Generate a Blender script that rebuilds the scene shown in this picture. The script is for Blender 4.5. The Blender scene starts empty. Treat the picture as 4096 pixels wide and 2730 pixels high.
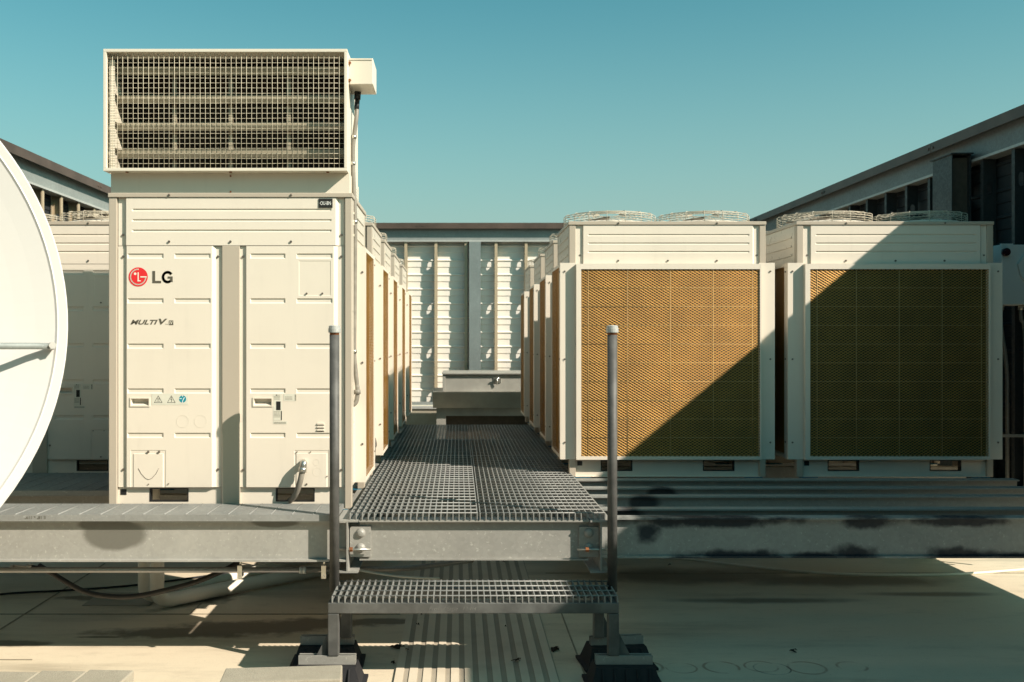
import bpy, math, random
from mathutils import Vector, Matrix
random.seed(7)
C = bpy.context.scene.collection
R = math.radians
F, U0, V0, CZ = 2236.0, 1053.0, 785.0, 1.645        # lens, vanishing point, eye height above the roof
PT = CZ - .867                                      # top of the steel platform
def PX(u, Y): return (u - U0) * Y / F
def PZ(v, Y): return CZ + (V0 - v) * Y / F
def P(u, v, Y): return (PX(u, Y), Y, PZ(v, Y))

# ------------------------------------------------------------------ mesh builder
class MB:
    def __init__(s): s.v = []; s.f = []; s.m = []; s.s = []; s.xf = None
    def _p(s, p):
        if s.xf: p = s.xf(p)
        s.v.append(tuple(p)); return len(s.v) - 1
    def face(s, pts, m=0, sm=False):
        s.f.append([s._p(p) for p in pts]); s.m.append(m); s.s.append(sm)
    def box(s, x0, x1, y0, y1, z0, z1, m=0):
        i = [s._p(p) for p in ((x0,y0,z0),(x1,y0,z0),(x1,y1,z0),(x0,y1,z0),(x0,y0,z1),(x1,y0,z1),(x1,y1,z1),(x0,y1,z1))]
        for q in ((0,3,2,1),(4,5,6,7),(0,1,5,4),(1,2,6,5),(2,3,7,6),(3,0,4,7)):
            s.f.append([i[k] for k in q]); s.m.append(m); s.s.append(False)
        return s
    def prism(s, poly, axis, d0, d1, m=0):
        def pt(a, b, d): return {'x': (d, a, b), 'y': (a, d, b), 'z': (a, b, d)}[axis]
        n = len(poly)
        A = [s._p(pt(a, b, d0)) for a, b in poly]; B = [s._p(pt(a, b, d1)) for a, b in poly]
        s.f.append(A[::-1]); s.f.append(B); s.m += [m, m]; s.s += [False, False]
        for k in range(n):
            j = (k + 1) % n
            s.f.append([A[k], A[j], B[j], B[k]]); s.m.append(m); s.s.append(False)
        return s
    def tube(s, pts, r, n=8, m=0, closed=False, caps=True, smooth=True):
        pts = [Vector(p) for p in pts]; L = len(pts); rings = []
        rr = r if isinstance(r, (list, tuple)) else [r] * L
        up = None
        for k in range(L):
            if closed: t = pts[(k+1) % L] - pts[k-1]
            else: t = pts[min(k+1, L-1)] - pts[max(k-1, 0)]
            t = t.normalized() if t.length > 1e-9 else Vector((0, 0, 1))
            if up is None:
                up = Vector((0, 0, 1)) if abs(t.z) < .9 else Vector((1, 0, 0))
            a = up - t * up.dot(t)
            a = a.normalized() if a.length > 1e-6 else t.orthogonal().normalized()
            up = a; b = t.cross(a)
            rings.append([s._p(pts[k] + (a * math.cos(2*math.pi*(q+.5)/n) + b * math.sin(2*math.pi*(q+.5)/n)) * rr[k]) for q in range(n)])
        for k in range(L if closed else L - 1):
            A, B = rings[k], rings[(k+1) % L]
            for q in range(n):
                s.f.append([A[q], A[(q+1) % n], B[(q+1) % n], B[q]]); s.m.append(m); s.s.append(smooth)
        if caps and not closed:
            s.f.append(rings[0][::-1]); s.f.append(rings[-1]); s.m += [m, m]; s.s += [False, False]
        return s
    def disc(s, c, r, axis='y', m=0, n=24):
        pts = []
        for k in range(n):
            a = 2*math.pi*k/n; p, q = r*math.cos(a), r*math.sin(a)
            pts.append({'y': (c[0]+p, c[1], c[2]+q), 'z': (c[0]+p, c[1]+q, c[2]), 'x': (c[0], c[1]+p, c[2]+q)}[axis])
        s.face(pts, m); return s
    def hf(s, x0, x1, z0, z1, y, feats, m=0, holes=()):
        xs = {x0, x1}; zs = {z0, z1}
        for (a, b, c, d, dep, bl, br, bb, bt) in feats:
            xs |= {a, a+bl, b-br, b}; zs |= {c, c+bb, d-bt, d}
        for (a, b, c, d) in holes: xs |= {a, b}; zs |= {c, d}
        cl = lambda S, lo, hi: sorted({round(min(max(k, lo), hi), 5) for k in S})
        xs, zs = cl(xs, x0, x1), cl(zs, z0, z1)
        def dep(x, z):
            t = 0
            for (a, b, c, d, dp, bl, br, bb, bt) in feats:
                e = 1e-4
                if a+bl-e <= x <= b-br+e and c+bb-e <= z <= d-bt+e: t += dp
            return t
        idx = [[s._p((x, y + dep(x, z), z)) for z in zs] for x in xs]
        for i in range(len(xs)-1):
            for j in range(len(zs)-1):
                cx, cz = (xs[i]+xs[i+1])/2, (zs[j]+zs[j+1])/2
                if any(a < cx < b and c < cz < d for (a, b, c, d) in holes): continue
                s.f.append([idx[i][j], idx[i+1][j], idx[i+1][j+1], idx[i][j+1]]); s.m.append(m); s.s.append(False)
        return s
    def mesh(s, name, mats, o=(0,0,0)):
        me = bpy.data.meshes.new(name)
        me.from_pydata([(p[0]-o[0], p[1]-o[1], p[2]-o[2]) for p in s.v], [], s.f)
        for mt in (mats if isinstance(mats, (list, tuple)) else [mats]): me.materials.append(mt)
        me.polygons.foreach_set('material_index', s.m); me.polygons.foreach_set('use_smooth', s.s)
        me.update(); return me
    def build(s, name, mats, parent=None, o=None, bevel=0):
        if o is None: o = tuple(parent['_o']) if parent is not None and '_o' in parent else (0, 0, 0)
        ob = bpy.data.objects.new(name, s.mesh(name, mats, o)); C.objects.link(ob)
        if parent is not None: ob.parent = parent
        ob['_o'] = tuple(o)
        if bevel:
            b = ob.modifiers.new('edge', 'BEVEL'); b.width = bevel; b.segments = 2; b.limit_method = 'ANGLE'; b.angle_limit = R(40)
        return ob
def tag(o, label=None, cat=None, group=None, kind=None):
    if label: o['label'] = label
    if cat: o['category'] = cat
    if group: o['group'] = group
    if kind: o['kind'] = kind
    return o
def thing(name, label, cat, loc, group=None):
    o = bpy.data.objects.new(name, None); C.objects.link(o); o.location = loc; o.empty_display_size = .1
    o['_o'] = tuple(loc); return tag(o, label, cat, group)
def solo(mb, name, mats, label, cat, loc, group=None, bevel=0):      # a thing that is one mesh
    ob = mb.build(name, mats, None, loc, bevel); ob.location = loc; return tag(ob, label, cat, group)
def kids(o): return [c for c in bpy.data.objects if c.parent == o]
def copy_tree(o, parent=None):
    c = o.copy(); C.objects.link(c)
    if parent is not None: c.parent = parent
    for ch in kids(o): copy_tree(ch, c)
    return c
def smooth_path(pts, n=8):
    pts = [Vector(p) for p in pts]; out = []
    for k in range(len(pts)-1):
        p0, p1, p2, p3 = pts[max(k-1,0)], pts[k], pts[k+1], pts[min(k+2, len(pts)-1)]
        for q in range(n):
            t = q/n
            out.append(.5*((2*p1)+(p2-p0)*t+(2*p0-5*p1+4*p2-p3)*t*t+(3*p1-p0-3*p2+p3)*t**3))
    out.append(pts[-1]); return out
def text_mesh(txt, size, mat, shear=0, off=0, name='lettering', sx=1):
    cu = bpy.data.curves.new('t', 'FONT'); cu.body = txt; cu.size = size; cu.shear = shear; cu.offset = off
    cu.align_x = 'LEFT'; cu.resolution_u = 4
    ob = bpy.data.objects.new('t', cu); C.objects.link(ob)
    bpy.context.view_layer.update()
    me = bpy.data.meshes.new_from_object(ob.evaluated_get(bpy.context.evaluated_depsgraph_get()))
    bpy.data.objects.remove(ob); bpy.data.curves.remove(cu)
    for v in me.vertices: v.co = (v.co.x*sx, 0, v.co.y)
    me.materials.clear(); me.materials.append(mat); me.name = name
    return me
def place_text(txt, size, mat, loc, parent, name='lettering', **k):
    ob = bpy.data.objects.new(name, text_mesh(txt, size, mat, name=name, **k)); C.objects.link(ob)
    ob.parent = parent; ob.location = loc; return ob

# ------------------------------------------------------------------ materials
def nodes(name):
    m = bpy.data.materials.new(name); m.use_nodes = True
    nt = m.node_tree; return m, nt, nt.nodes['Principled BSDF']
def N(nt, t, **k):
    n = nt.nodes.new(t)
    for a, b in k.items(): setattr(n, a, b)
    return n
def mathn(nt, op, a, b=None, c=None, clamp=False):
    n = N(nt, 'ShaderNodeMath', operation=op, use_clamp=clamp)
    for i, x in enumerate((a, b, c)):
        if x is None: continue
        if isinstance(x, (int, float)): n.inputs[i].default_value = x
        else: nt.links.new(x, n.inputs[i])
    return n.outputs[0]
def mix(nt, fac, a, b):
    n = N(nt, 'ShaderNodeMix', data_type='RGBA')
    for sck, x in ((n.inputs[0], fac), (n.inputs[6], a), (n.inputs[7], b)):
        if hasattr(x, 'is_output'): nt.links.new(x, sck)
        elif isinstance(x, (int, float)): sck.default_value = x
        else: sck.default_value = (*x, 1)
    return n.outputs[2]
def noise(nt, co, scale, detail=4, rough=.6, vec=None):
    n = N(nt, 'ShaderNodeTexNoise'); n.inputs['Scale'].default_value = scale; n.inputs['Detail'].default_value = detail
    n.inputs['Roughness'].default_value = rough
    if vec:
        mp = N(nt, 'ShaderNodeMapping'); mp.inputs['Scale'].default_value = vec
        nt.links.new(co, mp.inputs[0]); nt.links.new(mp.outputs[0], n.inputs['Vector'])
    else: nt.links.new(co, n.inputs['Vector'])
    return n.outputs['Fac']
def ramp(nt, fac, lo, hi):
    n = N(nt, 'ShaderNodeMapRange', interpolation_type='SMOOTHSTEP'); nt.links.new(fac, n.inputs[0])
    n.inputs[1].default_value = lo; n.inputs[2].default_value = hi; return n.outputs[0]
def bump(nt, h, b, strength, dist=.002):
    n = N(nt, 'ShaderNodeBump'); n.inputs['Strength'].default_value = strength; n.inputs['Distance'].default_value = dist
    nt.links.new(h, n.inputs['Height']); nt.links.new(n.outputs[0], b.inputs['Normal'])
def coord(nt, kind='Object'): return N(nt, 'ShaderNodeTexCoord').outputs[kind]
def paint(name, col, rough=.45, dirt=.12, dcol=None, spec=.4, streak=True):
    m, nt, b = nodes(name); co = coord(nt)
    dcol = dcol or tuple(c*.72 for c in col)
    a = ramp(nt, noise(nt, co, 3.2, 6), .45, .8)
    s = ramp(nt, noise(nt, co, 5, 4, .6, (4, 4, .35)), .52, .82)
    f = mathn(nt, 'MULTIPLY', mathn(nt, 'ADD', a, s) if streak else a, dirt)
    nt.links.new(mix(nt, f, col, dcol), b.inputs['Base Color'])
    r = noise(nt, co, 25, 3)
    nt.links.new(mathn(nt, 'MULTIPLY_ADD', r, .2, rough-.1), b.inputs['Roughness'])
    b.inputs['Specular IOR Level'].default_value = spec
    bump(nt, noise(nt, co, 420, 2), b, .06, .0006)
    return m
def ellipse_mask(nt, co, E, soft=.35, wob=.5, ns=9, ax=('X', 'Z')):
    sp = N(nt, 'ShaderNodeSeparateXYZ'); nt.links.new(co, sp.inputs[0])
    nz = mathn(nt, 'MULTIPLY', mathn(nt, 'SUBTRACT', noise(nt, co, ns, 4), .5), wob*2)
    out = None
    for (cx, cz, rx, rz) in E:
        dx = mathn(nt, 'DIVIDE', mathn(nt, 'SUBTRACT', sp.outputs[ax[0]], cx), rx)
        dz = mathn(nt, 'DIVIDE', mathn(nt, 'SUBTRACT', sp.outputs[ax[1]], cz), rz)
        d = mathn(nt, 'SQRT', mathn(nt, 'ADD', mathn(nt, 'MULTIPLY', dx, dx), mathn(nt, 'MULTIPLY', dz, dz)))
        k = ramp(nt, mathn(nt, 'ADD', d, nz), 1+soft, 1-soft)
        out = k if out is None else mathn(nt, 'MAXIMUM', out, k)
    return out
def galv(name, lo=.26, hi=.42, tint=(1, .99, .93), metal=.1, rough=.5, patches=None, pcol=(.1, .105, .1), soft=.25, wob=.35, scale=60):
    m, nt, b = nodes(name); co = coord(nt)
    v = N(nt, 'ShaderNodeTexVoronoi'); v.inputs['Scale'].default_value = scale; nt.links.new(co, v.inputs['Vector'])
    sp = N(nt, 'ShaderNodeSeparateColor'); nt.links.new(v.outputs['Color'], sp.inputs[0])
    big = noise(nt, co, 2.5, 6, .65)
    f = mathn(nt, 'ADD', mathn(nt, 'MULTIPLY', sp.outputs[0], .22), mathn(nt, 'MULTIPLY_ADD', big, 1.1, -.1), clamp=True)
    col = mix(nt, f, tuple(lo*t for t in tint), tuple(hi*t for t in tint))
    spk = ramp(nt, noise(nt, co, 55, 2), .63, .70)
    col = mix(nt, mathn(nt, 'MULTIPLY', spk, .45), col, tuple(hi*1.45*t for t in tint))
    if patches: col = mix(nt, ellipse_mask(nt, co, patches, soft, wob), col, pcol)
    nt.links.new(col, b.inputs['Base Color'])
    b.inputs['Metallic'].default_value = metal
    nt.links.new(mathn(nt, 'MULTIPLY_ADD', sp.outputs[1], .2, rough-.1), b.inputs['Roughness'])
    bump(nt, noise(nt, co, 90, 3), b, .12, .001)
    return m
def plain(name, col, rough=.6, metal=0, spec=.4, var=.15, ns=20):
    m, nt, b = nodes(name); co = coord(nt)
    f = ramp(nt, noise(nt, co, ns, 4), .3, .75)
    nt.links.new(mix(nt, f, tuple(c*(1-var) for c in col), tuple(min(1, c*(1+var)) for c in col)), b.inputs['Base Color'])
    b.inputs['Roughness'].default_value = rough; b.inputs['Metallic'].default_value = metal
    b.inputs['Specular IOR Level'].default_value = spec
    return m
M = {}
M['cream'] = paint('cream_enamel', (.735, .665, .56), .42, .18)
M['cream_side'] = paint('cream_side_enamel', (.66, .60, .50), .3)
M['taupe'] = paint('taupe_enamel', (.46, .40, .32), .45)
M['hood'] = paint('hood_enamel', (.72, .65, .535), .45, .16)
M['dish'] = paint('dish_enamel', (.555, .54, .51), .5, .10, (.62, .58, .48), streak=False)
M['wire'] = plain('cream_wire', (.70, .62, .47), .45)
M['louver'] = paint('louver_enamel', (.33, .28, .20), .5)
M['guard_wire'] = plain('guard_wire', (.52, .46, .36), .5)
M['dark_lining'] = plain('dark_lining', (.085, .068, .05), .9)  # dark tone painted for the shade inside hood, fans and hatch gap
M['screw'] = plain('screw_steel', (.20, .17, .14), .45, .6)
M['rust'] = plain('rust', (.22, .085, .035), .8, 0, .2, .35, 60)
M['galv'] = galv('galvanised_steel', .23, .38, (1, .975, .88))
M['galv_pale'] = galv('pale_galvanised_sheet', .34, .5, (.98, 1, .95), .2, .5)
M['stud'] = galv('stud_steel', .36, .5, (1.0, .80, .54), .1, .5)
M['dark_stud'] = galv('weathered_stud_steel', .028, .055, (.9, 1, 1), .2, .5)  # stud steel darkened to stand in for shade on the right wall
M['galv_dull'] = galv('dull_galvanised_sheet', .20, .34, (.92, 1, .95), .2, .5)
M['galv_dark'] = galv('weathered_galvanised_sheet', .12, .21, (.9, 1, 1), .2, .5)  # track sheet toned down, the right wall's shade put into its colour
M['galv_teal'] = galv('column_steel', .17, .27, (.85, 1, .98), .2, .5)
M['grate'] = galv('grating_steel', .19, .32, (.98, .99, .93), .05, .5)
M['pipe'] = plain('grey_pipe', (.088, .087, .081), .6, .05, .5, .3, 12)
M['tube'] = plain('grey_frame_steel', (.125, .127, .12), .45, .2, .5, .3, 8)
M['chrome'] = plain('bright_zinc', (.6, .58, .52), .28, .9)
M['rubber'] = plain('black_rubber', (.018, .018, .02), .7, 0, .3)
M['chalk'] = plain('faint_chalk', (.19, .19, .175), .8, 0, .2, .3, 60)
M['hose'] = plain('brown_black_hose', (.028, .025, .021), .5, 0, .4, .4, 9)
M['black'] = plain('black_plastic', (.02, .021, .022), .45)
M['flex'] = plain('grey_flexible_conduit', (.23, .21, .175), .5)
M['emt'] = galv('conduit_steel', .2, .3, (1, .95, .85), .5, .4)
M['white_pvc'] = paint('white_pvc', (.78, .72, .60), .4, .2)
M['blue_pad'] = plain('blue_pad', (.03, .15, .22), .7)
M['red'] = plain('red_print', (.72, .03, .035), .5, 0, .3, .03)
M['cream_print'] = plain('cream_print', (.80, .74, .62), .5, 0, .3, .03)
M['grey_print'] = plain('grey_print', (.105, .095, .07), .55, 0, .3, .05)
M['white_print'] = plain('white_print', (.85, .85, .80), .5, 0, .3, .02)
M['teal_print'] = plain('teal_print', (.01, .25, .33), .5, 0, .3, .03)
M['pale_label'] = plain('pale_label', (.66, .64, .54), .5, 0, .3, .04)
M['label_grey'] = plain('label_grey', (.33, .31, .25), .5, 0, .3, .35, 160)
M['black_print'] = plain('black_print', (.02, .02, .018), .5, 0, .3, .05)
M['siding'] = paint('pale_siding', (.77, .725, .65), .55, .14)
M['dark_siding'] = paint('dark_siding', (.018, .022, .025), .6, .2)  # near-black siding, painted for the shade on the right wall
M['coping'] = plain('brown_coping', (.095, .068, .054), .5, .2, .4, .2, 4)
M['fin'] = plain('gold_coil_fins', (.03, .018, .009), .5, .3, .4, .25, 5)
M['gold'] = plain('gold_coil_mesh', (.38, .208, .045), .5, .4, .5, .15, 6)
M['gold_wire'] = plain('pale_gold_wire', (.50, .36, .17), .45)
M['hatch'] = plain('grey_hatch_metal', (.36, .35, .31), .5, .2, .4, .15, 3)
M['switch'] = paint('switch_enamel', (.6, .63, .60), .45)
M['leaf'] = plain('dry_leaf', (.045, .035, .025), .85, 0, .2, .4, 40)
M['knob'] = plain('dark_red_knob', (.03, .005, .009), .4)

def concrete_mat():
    m, nt, b = nodes('concrete'); co = coord(nt)
    f = noise(nt, co, 9, 8, .7); g = ramp(nt, noise(nt, co, 180, 2), .35, .7)
    col = mix(nt, f, (.26, .235, .18), (.46, .42, .33)); col = mix(nt, mathn(nt, 'MULTIPLY', g, .35), col, (.22, .2, .16))
    nt.links.new(col, b.inputs['Base Color']); b.inputs['Roughness'].default_value = .9
    bump(nt, noise(nt, co, 130, 5, .7), b, .8, .004); return m
M['concrete'] = concrete_mat()

def roof_mat():
    m, nt, b = nodes('roof_membrane'); co = coord(nt)
    vs_ = N(nt, 'ShaderNodeVectorMath', operation='SCALE'); nt.links.new(co, vs_.inputs[0]); vs_.inputs[3].default_value = 1/1.0217; co = vs_.outputs[0]
    col = mix(nt, noise(nt, co, .9, 7, .6), (.60, .51, .375), (.74, .645, .485))
    st = ramp(nt, noise(nt, co, 1.6, 6, .65, (.35, 1.6, 1)), .48, .75)
    col = mix(nt, mathn(nt, 'MULTIPLY', st, .72), col, (.29, .245, .175))
    col = mix(nt, mathn(nt, 'MULTIPLY', ramp(nt, noise(nt, co, 7, 8, .75, (.5, 1.5, 1)), .5, .8), .35), col, (.24, .2, .145))
    sp = ramp(nt, noise(nt, co, 38, 3), .66, .74); col = mix(nt, mathn(nt, 'MULTIPLY', sp, .4), col, (.2, .17, .13))
    gr = noise(nt, co, 150, 2); col = mix(nt, mathn(nt, 'MULTIPLY', ramp(nt, gr, .5, .8), .3), col, (.3, .26, .2))
    # drain-water stains with their own shapes (metres on the roof)
    stains = [(-1.55, 5.38, .42, .10), (-1.15, 5.47, .42, .13), (-.8, 5.56, .36, .10), (-.45, 5.6, .25, .06), (-2.36, 5.19, .2, .05), (-1.95, 5.3, .12, .02), (-2.1, 6.1, .4, .07), (-1.6, 6.3, .2, .35)]
    col = mix(nt, mathn(nt, 'MULTIPLY', ellipse_mask(nt, co, stains, .3, .8, 6, ('X', 'Y')), .78), col, (.085, .072, .05))
    st2 = [(1.6, 6.7, .7, .2), (2.6, 6.55, .7, .14), (3.0, 6.2, .35, .05), (1.9, 6.05, .5, .06)]
    col = mix(nt, mathn(nt, 'MULTIPLY', ellipse_mask(nt, co, st2, .5, .6, 3, ('X', 'Y')), .72), col, (.11, .085, .06))
    # rust rings left by cans
    s3 = N(nt, 'ShaderNodeSeparateXYZ'); nt.links.new(co, s3.inputs[0])
    def ring(cx, cy, r, w, seed):
        dx = mathn(nt, 'SUBTRACT', s3.outputs['X'], cx); dy = mathn(nt, 'SUBTRACT', s3.outputs['Y'], cy)
        d = mathn(nt, 'SQRT', mathn(nt, 'ADD', mathn(nt, 'MULTIPLY', dx, dx), mathn(nt, 'MULTIPLY', dy, dy)))
        e = mathn(nt, 'ABSOLUTE', mathn(nt, 'SUBTRACT', d, r)); k = ramp(nt, e, w, w*.2)
        return mathn(nt, 'MULTIPLY', k, ramp(nt, noise(nt, co, 5+seed, 3), .34, .58))
    rr = None
    for (cx, cy, r, w, sd) in ((.92, 4.815, .09, .012, 1), (1.10, 4.80, .075, .008, 0), (1.30, 4.81, .085, .012, 2), (1.50, 4.82, .08, .009, 3), (1.72, 4.80, .09, .012, 1.5), (1.95, 4.82, .07, .012, 2.5)):
        k = ring(cx, cy, r, w, sd); rr = k if rr is None else mathn(nt, 'MAXIMUM', rr, k)
    col = mix(nt, mathn(nt, 'MULTIPLY', rr, .6), col, (.23, .085, .03))
    e = mathn(nt, 'MULTIPLY', ring(1.545, 4.79, .088, .006, 0), .85); col = mix(nt, e, col, (.05, .045, .04))
    nt.links.new(col, b.inputs['Base Color']); b.inputs['Roughness'].default_value = .62; b.inputs['Specular IOR Level'].default_value = .35
    h = mathn(nt, 'ADD', noise(nt, co, 2.2, 4), mathn(nt, 'MULTIPLY', noise(nt, co, 70, 3), .06))
    bump(nt, h, b, .35, .02); return m
M['roof'] = roof_mat()
M['pad_ridge'] = paint('walk_pad_ridge', (.66, .58, .45), .65, .3, (.3, .26, .19), streak=False)
M['pad_groove'] = paint('walk_pad_groove', (.38, .335, .26), .75, .3, (.16, .14, .1), streak=False)

# ------------------------------------------------------------------ setting
g = MB(); g.face([(-60, -40, 0), (60, -40, 0), (60, 80, 0), (-60, 80, 0)])
tag(g.build('roof_deck', M['roof']), kind='structure')
sm = MB()
for (x0, x1, y0, y1) in ((-6, -.35, 5.86, 5.872), (-6, -2.2, 5.02, 5.03), (.62, .628, 3.5, 5.93), (-1.62, -1.612, 5.87, 7.5), (-2.62, -2.61, 5.03, 7.2), (.62, 5, 6.9, 6.91)):
    sm.box(x0, x1, y0, y1, .0005, .0035)
for (x0, x1, y0, y1) in ((-2.34, -1.92, 6.05, 6.36),): sm.box(x0, x1, y0, y1, .0005, .0042, 1)
tag(sm.build('roof_seam', [plain('seam', (.3, .26, .19), .7), M['pad_groove']]), kind='structure')
pd = MB(); px0, px1 = -.31, .49; pd.box(px0, px1, 2.5, 9.8, .002, .006, 1)
k = px0
while k < px1 - .02:
    pd.box(k, min(k+.040, px1), 2.5, 9.8, .0061, .0105, 0); k += .0685
tag(pd.build('path', [M['pad_ridge'], M['pad_groove']]), kind='structure')

# ------------------------------------------------------------------ screen walls
ZT = CZ + 1.685
def stud_mesh(z0, z1, depth, mst):
    b = MB(); w = .041
    b.box(0, w, -.002, 0, z0, z1); b.box(0, w, depth, depth+.002, z0, z1)
    b.box(0, .002, 0, .012, z0, z1); b.box(0, .002, depth-.012, depth, z0, z1)
    hs = [h for h in (2.84, 2.205, 1.57, .935) if z0+.1 < h < z1-.1]
    x = w - .002; yc = depth/2; hw, hh = .02, .055
    cuts = sorted(hs)
    def q(pts): b.face([(x, y, z) for y, z in pts])
    z = z0
    for h in cuts:
        q([(0, z), (depth, z), (depth, h-hh), (0, h-hh)])
        q([(0, h-hh), (yc-hw, h-hh), (yc-hw, h+hh), (0, h+hh)]); q([(yc+hw, h-hh), (depth, h-hh), (depth, h+hh), (yc+hw, h+hh)])
        for sy in (-1, 1):
            for sz in (-1, 1):
                q([(yc+sy*hw, h+sz*hh), (yc+sy*hw, h+sz*(hh-.022)), (yc+sy*hw*.72, h+sz*(hh-.008)), (yc+sy*.004, h+sz*hh)])
        z = h+hh
    q([(0, z), (depth, z), (depth, z1), (0, z1)])
    return b.mesh('stud', M[mst])
def screen_wall(label, loc, rot, L, z0, studs, off=0, pitch=.4296, ms='siding', mst='stud', mt='galv_pale'):
    w = thing('screen_wall', label, 'wall', loc); w.rotation_euler.z = rot; w['_o'] = (0, 0, 0)
    b = MB(); D = .100
    # horizontal profiled siding, extruded along the wall
    z = ZT - .1; prof = []
    while z > z0 + .02:
        zz = max(z - .207, z0)
        prof += [(D, z), (D, z-.010), (D+.012, z-.018), (D+.012, z-.098), (D+.020, z-.104), (D+.020, z-.192), (D+.004, z-.2)]
        z -= .207
    prof = [(y, max(zz, z0)) for y, zz in prof]
    for i in range(len(prof)-1):
        (ya, za), (yb, zb) = prof[i], prof[i+1]
        if za - zb < 1e-6 and abs(ya-yb) < 1e-6: continue
        b.face([(0, ya, za), (L, ya, za), (L, yb, zb), (0, yb, zb)])
    b.box(0, L, D+.03, D+.034, z0, ZT-.02)
    b.build('siding', M[ms], w)
    b = MB(); b.box(0, L, -.085, D+.07, ZT-.012, ZT); b.box(0, L, -.085, -.078, ZT-.082, ZT-.012); b.box(0, L, D+.06, D+.07, ZT-.09, ZT-.012)
    k = .7
    while k < L:
        for dx in (-.04, .04): b.tube([(k+dx, -.092, ZT-.045), (k+dx, -.085, ZT-.045)], .012, 8)
        b.box(k-.002, k+.002, -.0875, -.085, ZT-.082, ZT-.012)
        k += 2.44
    b.build('coping', M['coping'], w)
    b = MB(); b.box(0, L, .0, D, ZT-.25, ZT-.012); b.build('top_track', M[mt], w)
    b = MB(); b.box(0, L, -.022, -.002, ZT-.262, ZT-.242); b.box(0, L, -.004, D, ZT-.262, ZT-.251); b.build('track_lip', M['galv_pale'], w)
    b = MB(); b.box(0, L, -.006, D, z0-.006, z0+.035); b.build('bottom_track', M[mt], w)
    me = stud_mesh(z0+.036, ZT-.263, .097, mst)
    for i in range(studs):
        o = bpy.data.objects.new('stud', me); C.objects.link(o); o.parent = w; o.location = (off + i*pitch, 0, 0)
    return w
YB, XL, XR = 13.9, -3.88, 4.1
bw = screen_wall('pale back screen wall of steel studs closing the far end of the walkway', (XL+.2, YB, 0), 0, XR-XL-.45, .744, 17, off=(PX(932.6, YB)-XL-.2) % .4296 - .02, mt='galv_dull')
cb = MB(); cx0 = PX(1078, YB) - (XL+.2); cb.box(cx0, cx0+.165, -.05, .07, .755, ZT-.264); cb.build('column', M['galv_teal'], bw)
cb = MB(); cb.box(0, XR-XL-.45, -.12, .3, 0, .69); cb.build('curb', M['concrete'], bw)
cb = MB(); cb.box(0, XR-XL-.45, -.14, -.0, .691, .725); cb.build('flashing', M['galv_pale'], bw)
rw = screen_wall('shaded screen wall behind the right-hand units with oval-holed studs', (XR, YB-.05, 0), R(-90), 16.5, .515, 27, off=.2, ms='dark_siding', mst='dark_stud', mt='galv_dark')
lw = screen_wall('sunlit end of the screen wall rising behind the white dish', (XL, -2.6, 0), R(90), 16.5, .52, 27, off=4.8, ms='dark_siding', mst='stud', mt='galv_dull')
b = MB(); b.box(16.55, 16.62, -8.0, .12, 0, ZT); b.build('return_panel', M['dark_siding'], rw)  # unseen panel behind the camera, added to cut the sky fill
rc = thing('steel_column', 'dark boxy steel column standing against the shaded screen wall', 'column', (3.99, 7.87, 0))
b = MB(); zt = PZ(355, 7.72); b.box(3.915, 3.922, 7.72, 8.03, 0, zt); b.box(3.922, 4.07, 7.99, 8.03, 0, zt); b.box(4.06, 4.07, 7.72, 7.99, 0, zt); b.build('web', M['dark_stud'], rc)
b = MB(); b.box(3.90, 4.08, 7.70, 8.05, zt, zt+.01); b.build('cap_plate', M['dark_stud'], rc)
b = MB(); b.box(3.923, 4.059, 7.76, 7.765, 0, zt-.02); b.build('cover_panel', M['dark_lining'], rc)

# ------------------------------------------------------------------ condensing units
W, D, K = 1.298, .76, .002326
ux = lambda u: (u-250)*K
uz = lambda v: (1158-v)*K
def hfeat(u0, u1, v0, v1, dep, bl=.002, br=.002, bb=.002, bt=.002): return (ux(u0), ux(u1), uz(v1), uz(v0), dep, bl, br, bb, bt)
def emb(u0, u1, v): return hfeat(u0, u1, v, v+12, .0055, .004, .003, .006, .003)
def screws(b, L, y=0, m=1, r=.0065):
    for (u, v) in L: b.tube([(ux(u), y-.006, uz(v)), (ux(u), y+.002, uz(v))], r, 8, m)
def ringy(b, cu, cv, ru, y, m=0, r=.0011, a0=0, a1=360, n=28):
    full = a1-a0 >= 360; c = (ux(cu), uz(cv)); pts = []
    for k in range(n if full else n+1):
        a = R(a0+(a1-a0)*k/n); pts.append((c[0]+ru*K*math.cos(a), y, c[1]+ru*K*math.sin(a)))
    b.tube(pts, r, 4, m, closed=full)
def expanded(b, w, h, y, cw=.0290, ch=.0180, sw=.0037, m=0, org=(0, 0)):
    nx = int(w/(cw/2)); dx = w/nx; nz = int(h/(ch/2)); dz = h/nz; t = .0016
    for i in range(nz):
        zc = (i+.5)*dz
        for j in range(nx):
            up = (i+j) % 2
            za = zc + (dz/2 if up else -dz/2)*.86; zb = zc + (-dz/2 if up else dz/2)*.86
            x0, x1 = org[0]+j*dx, org[0]+(j+1)*dx
            za += org[1]; zb += org[1]
            b.face([(x0, y, za-sw/2), (x1, y, zb-sw/2), (x1, y+t, zb+sw/2), (x0, y+t, za+sw/2)], m)
def fan_panel(b, xf):
    b.xf = xf
    b.hf(ux(270), ux(791), uz(565)+.001, uz(455), .016, [hfeat(289, 778, 455, 565, -.016, .003, .016, .0, .0)] +
         [hfeat(303, 762, v, v+6, .005, .008, .008, .004, .0025) for v in (480, 504, 528)], 0)
    screws(b, ((281, 540), (784, 540)), .016); screws(b, ((389, 556), (530, 556), (669, 556)), 0)
    b.xf = None
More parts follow.
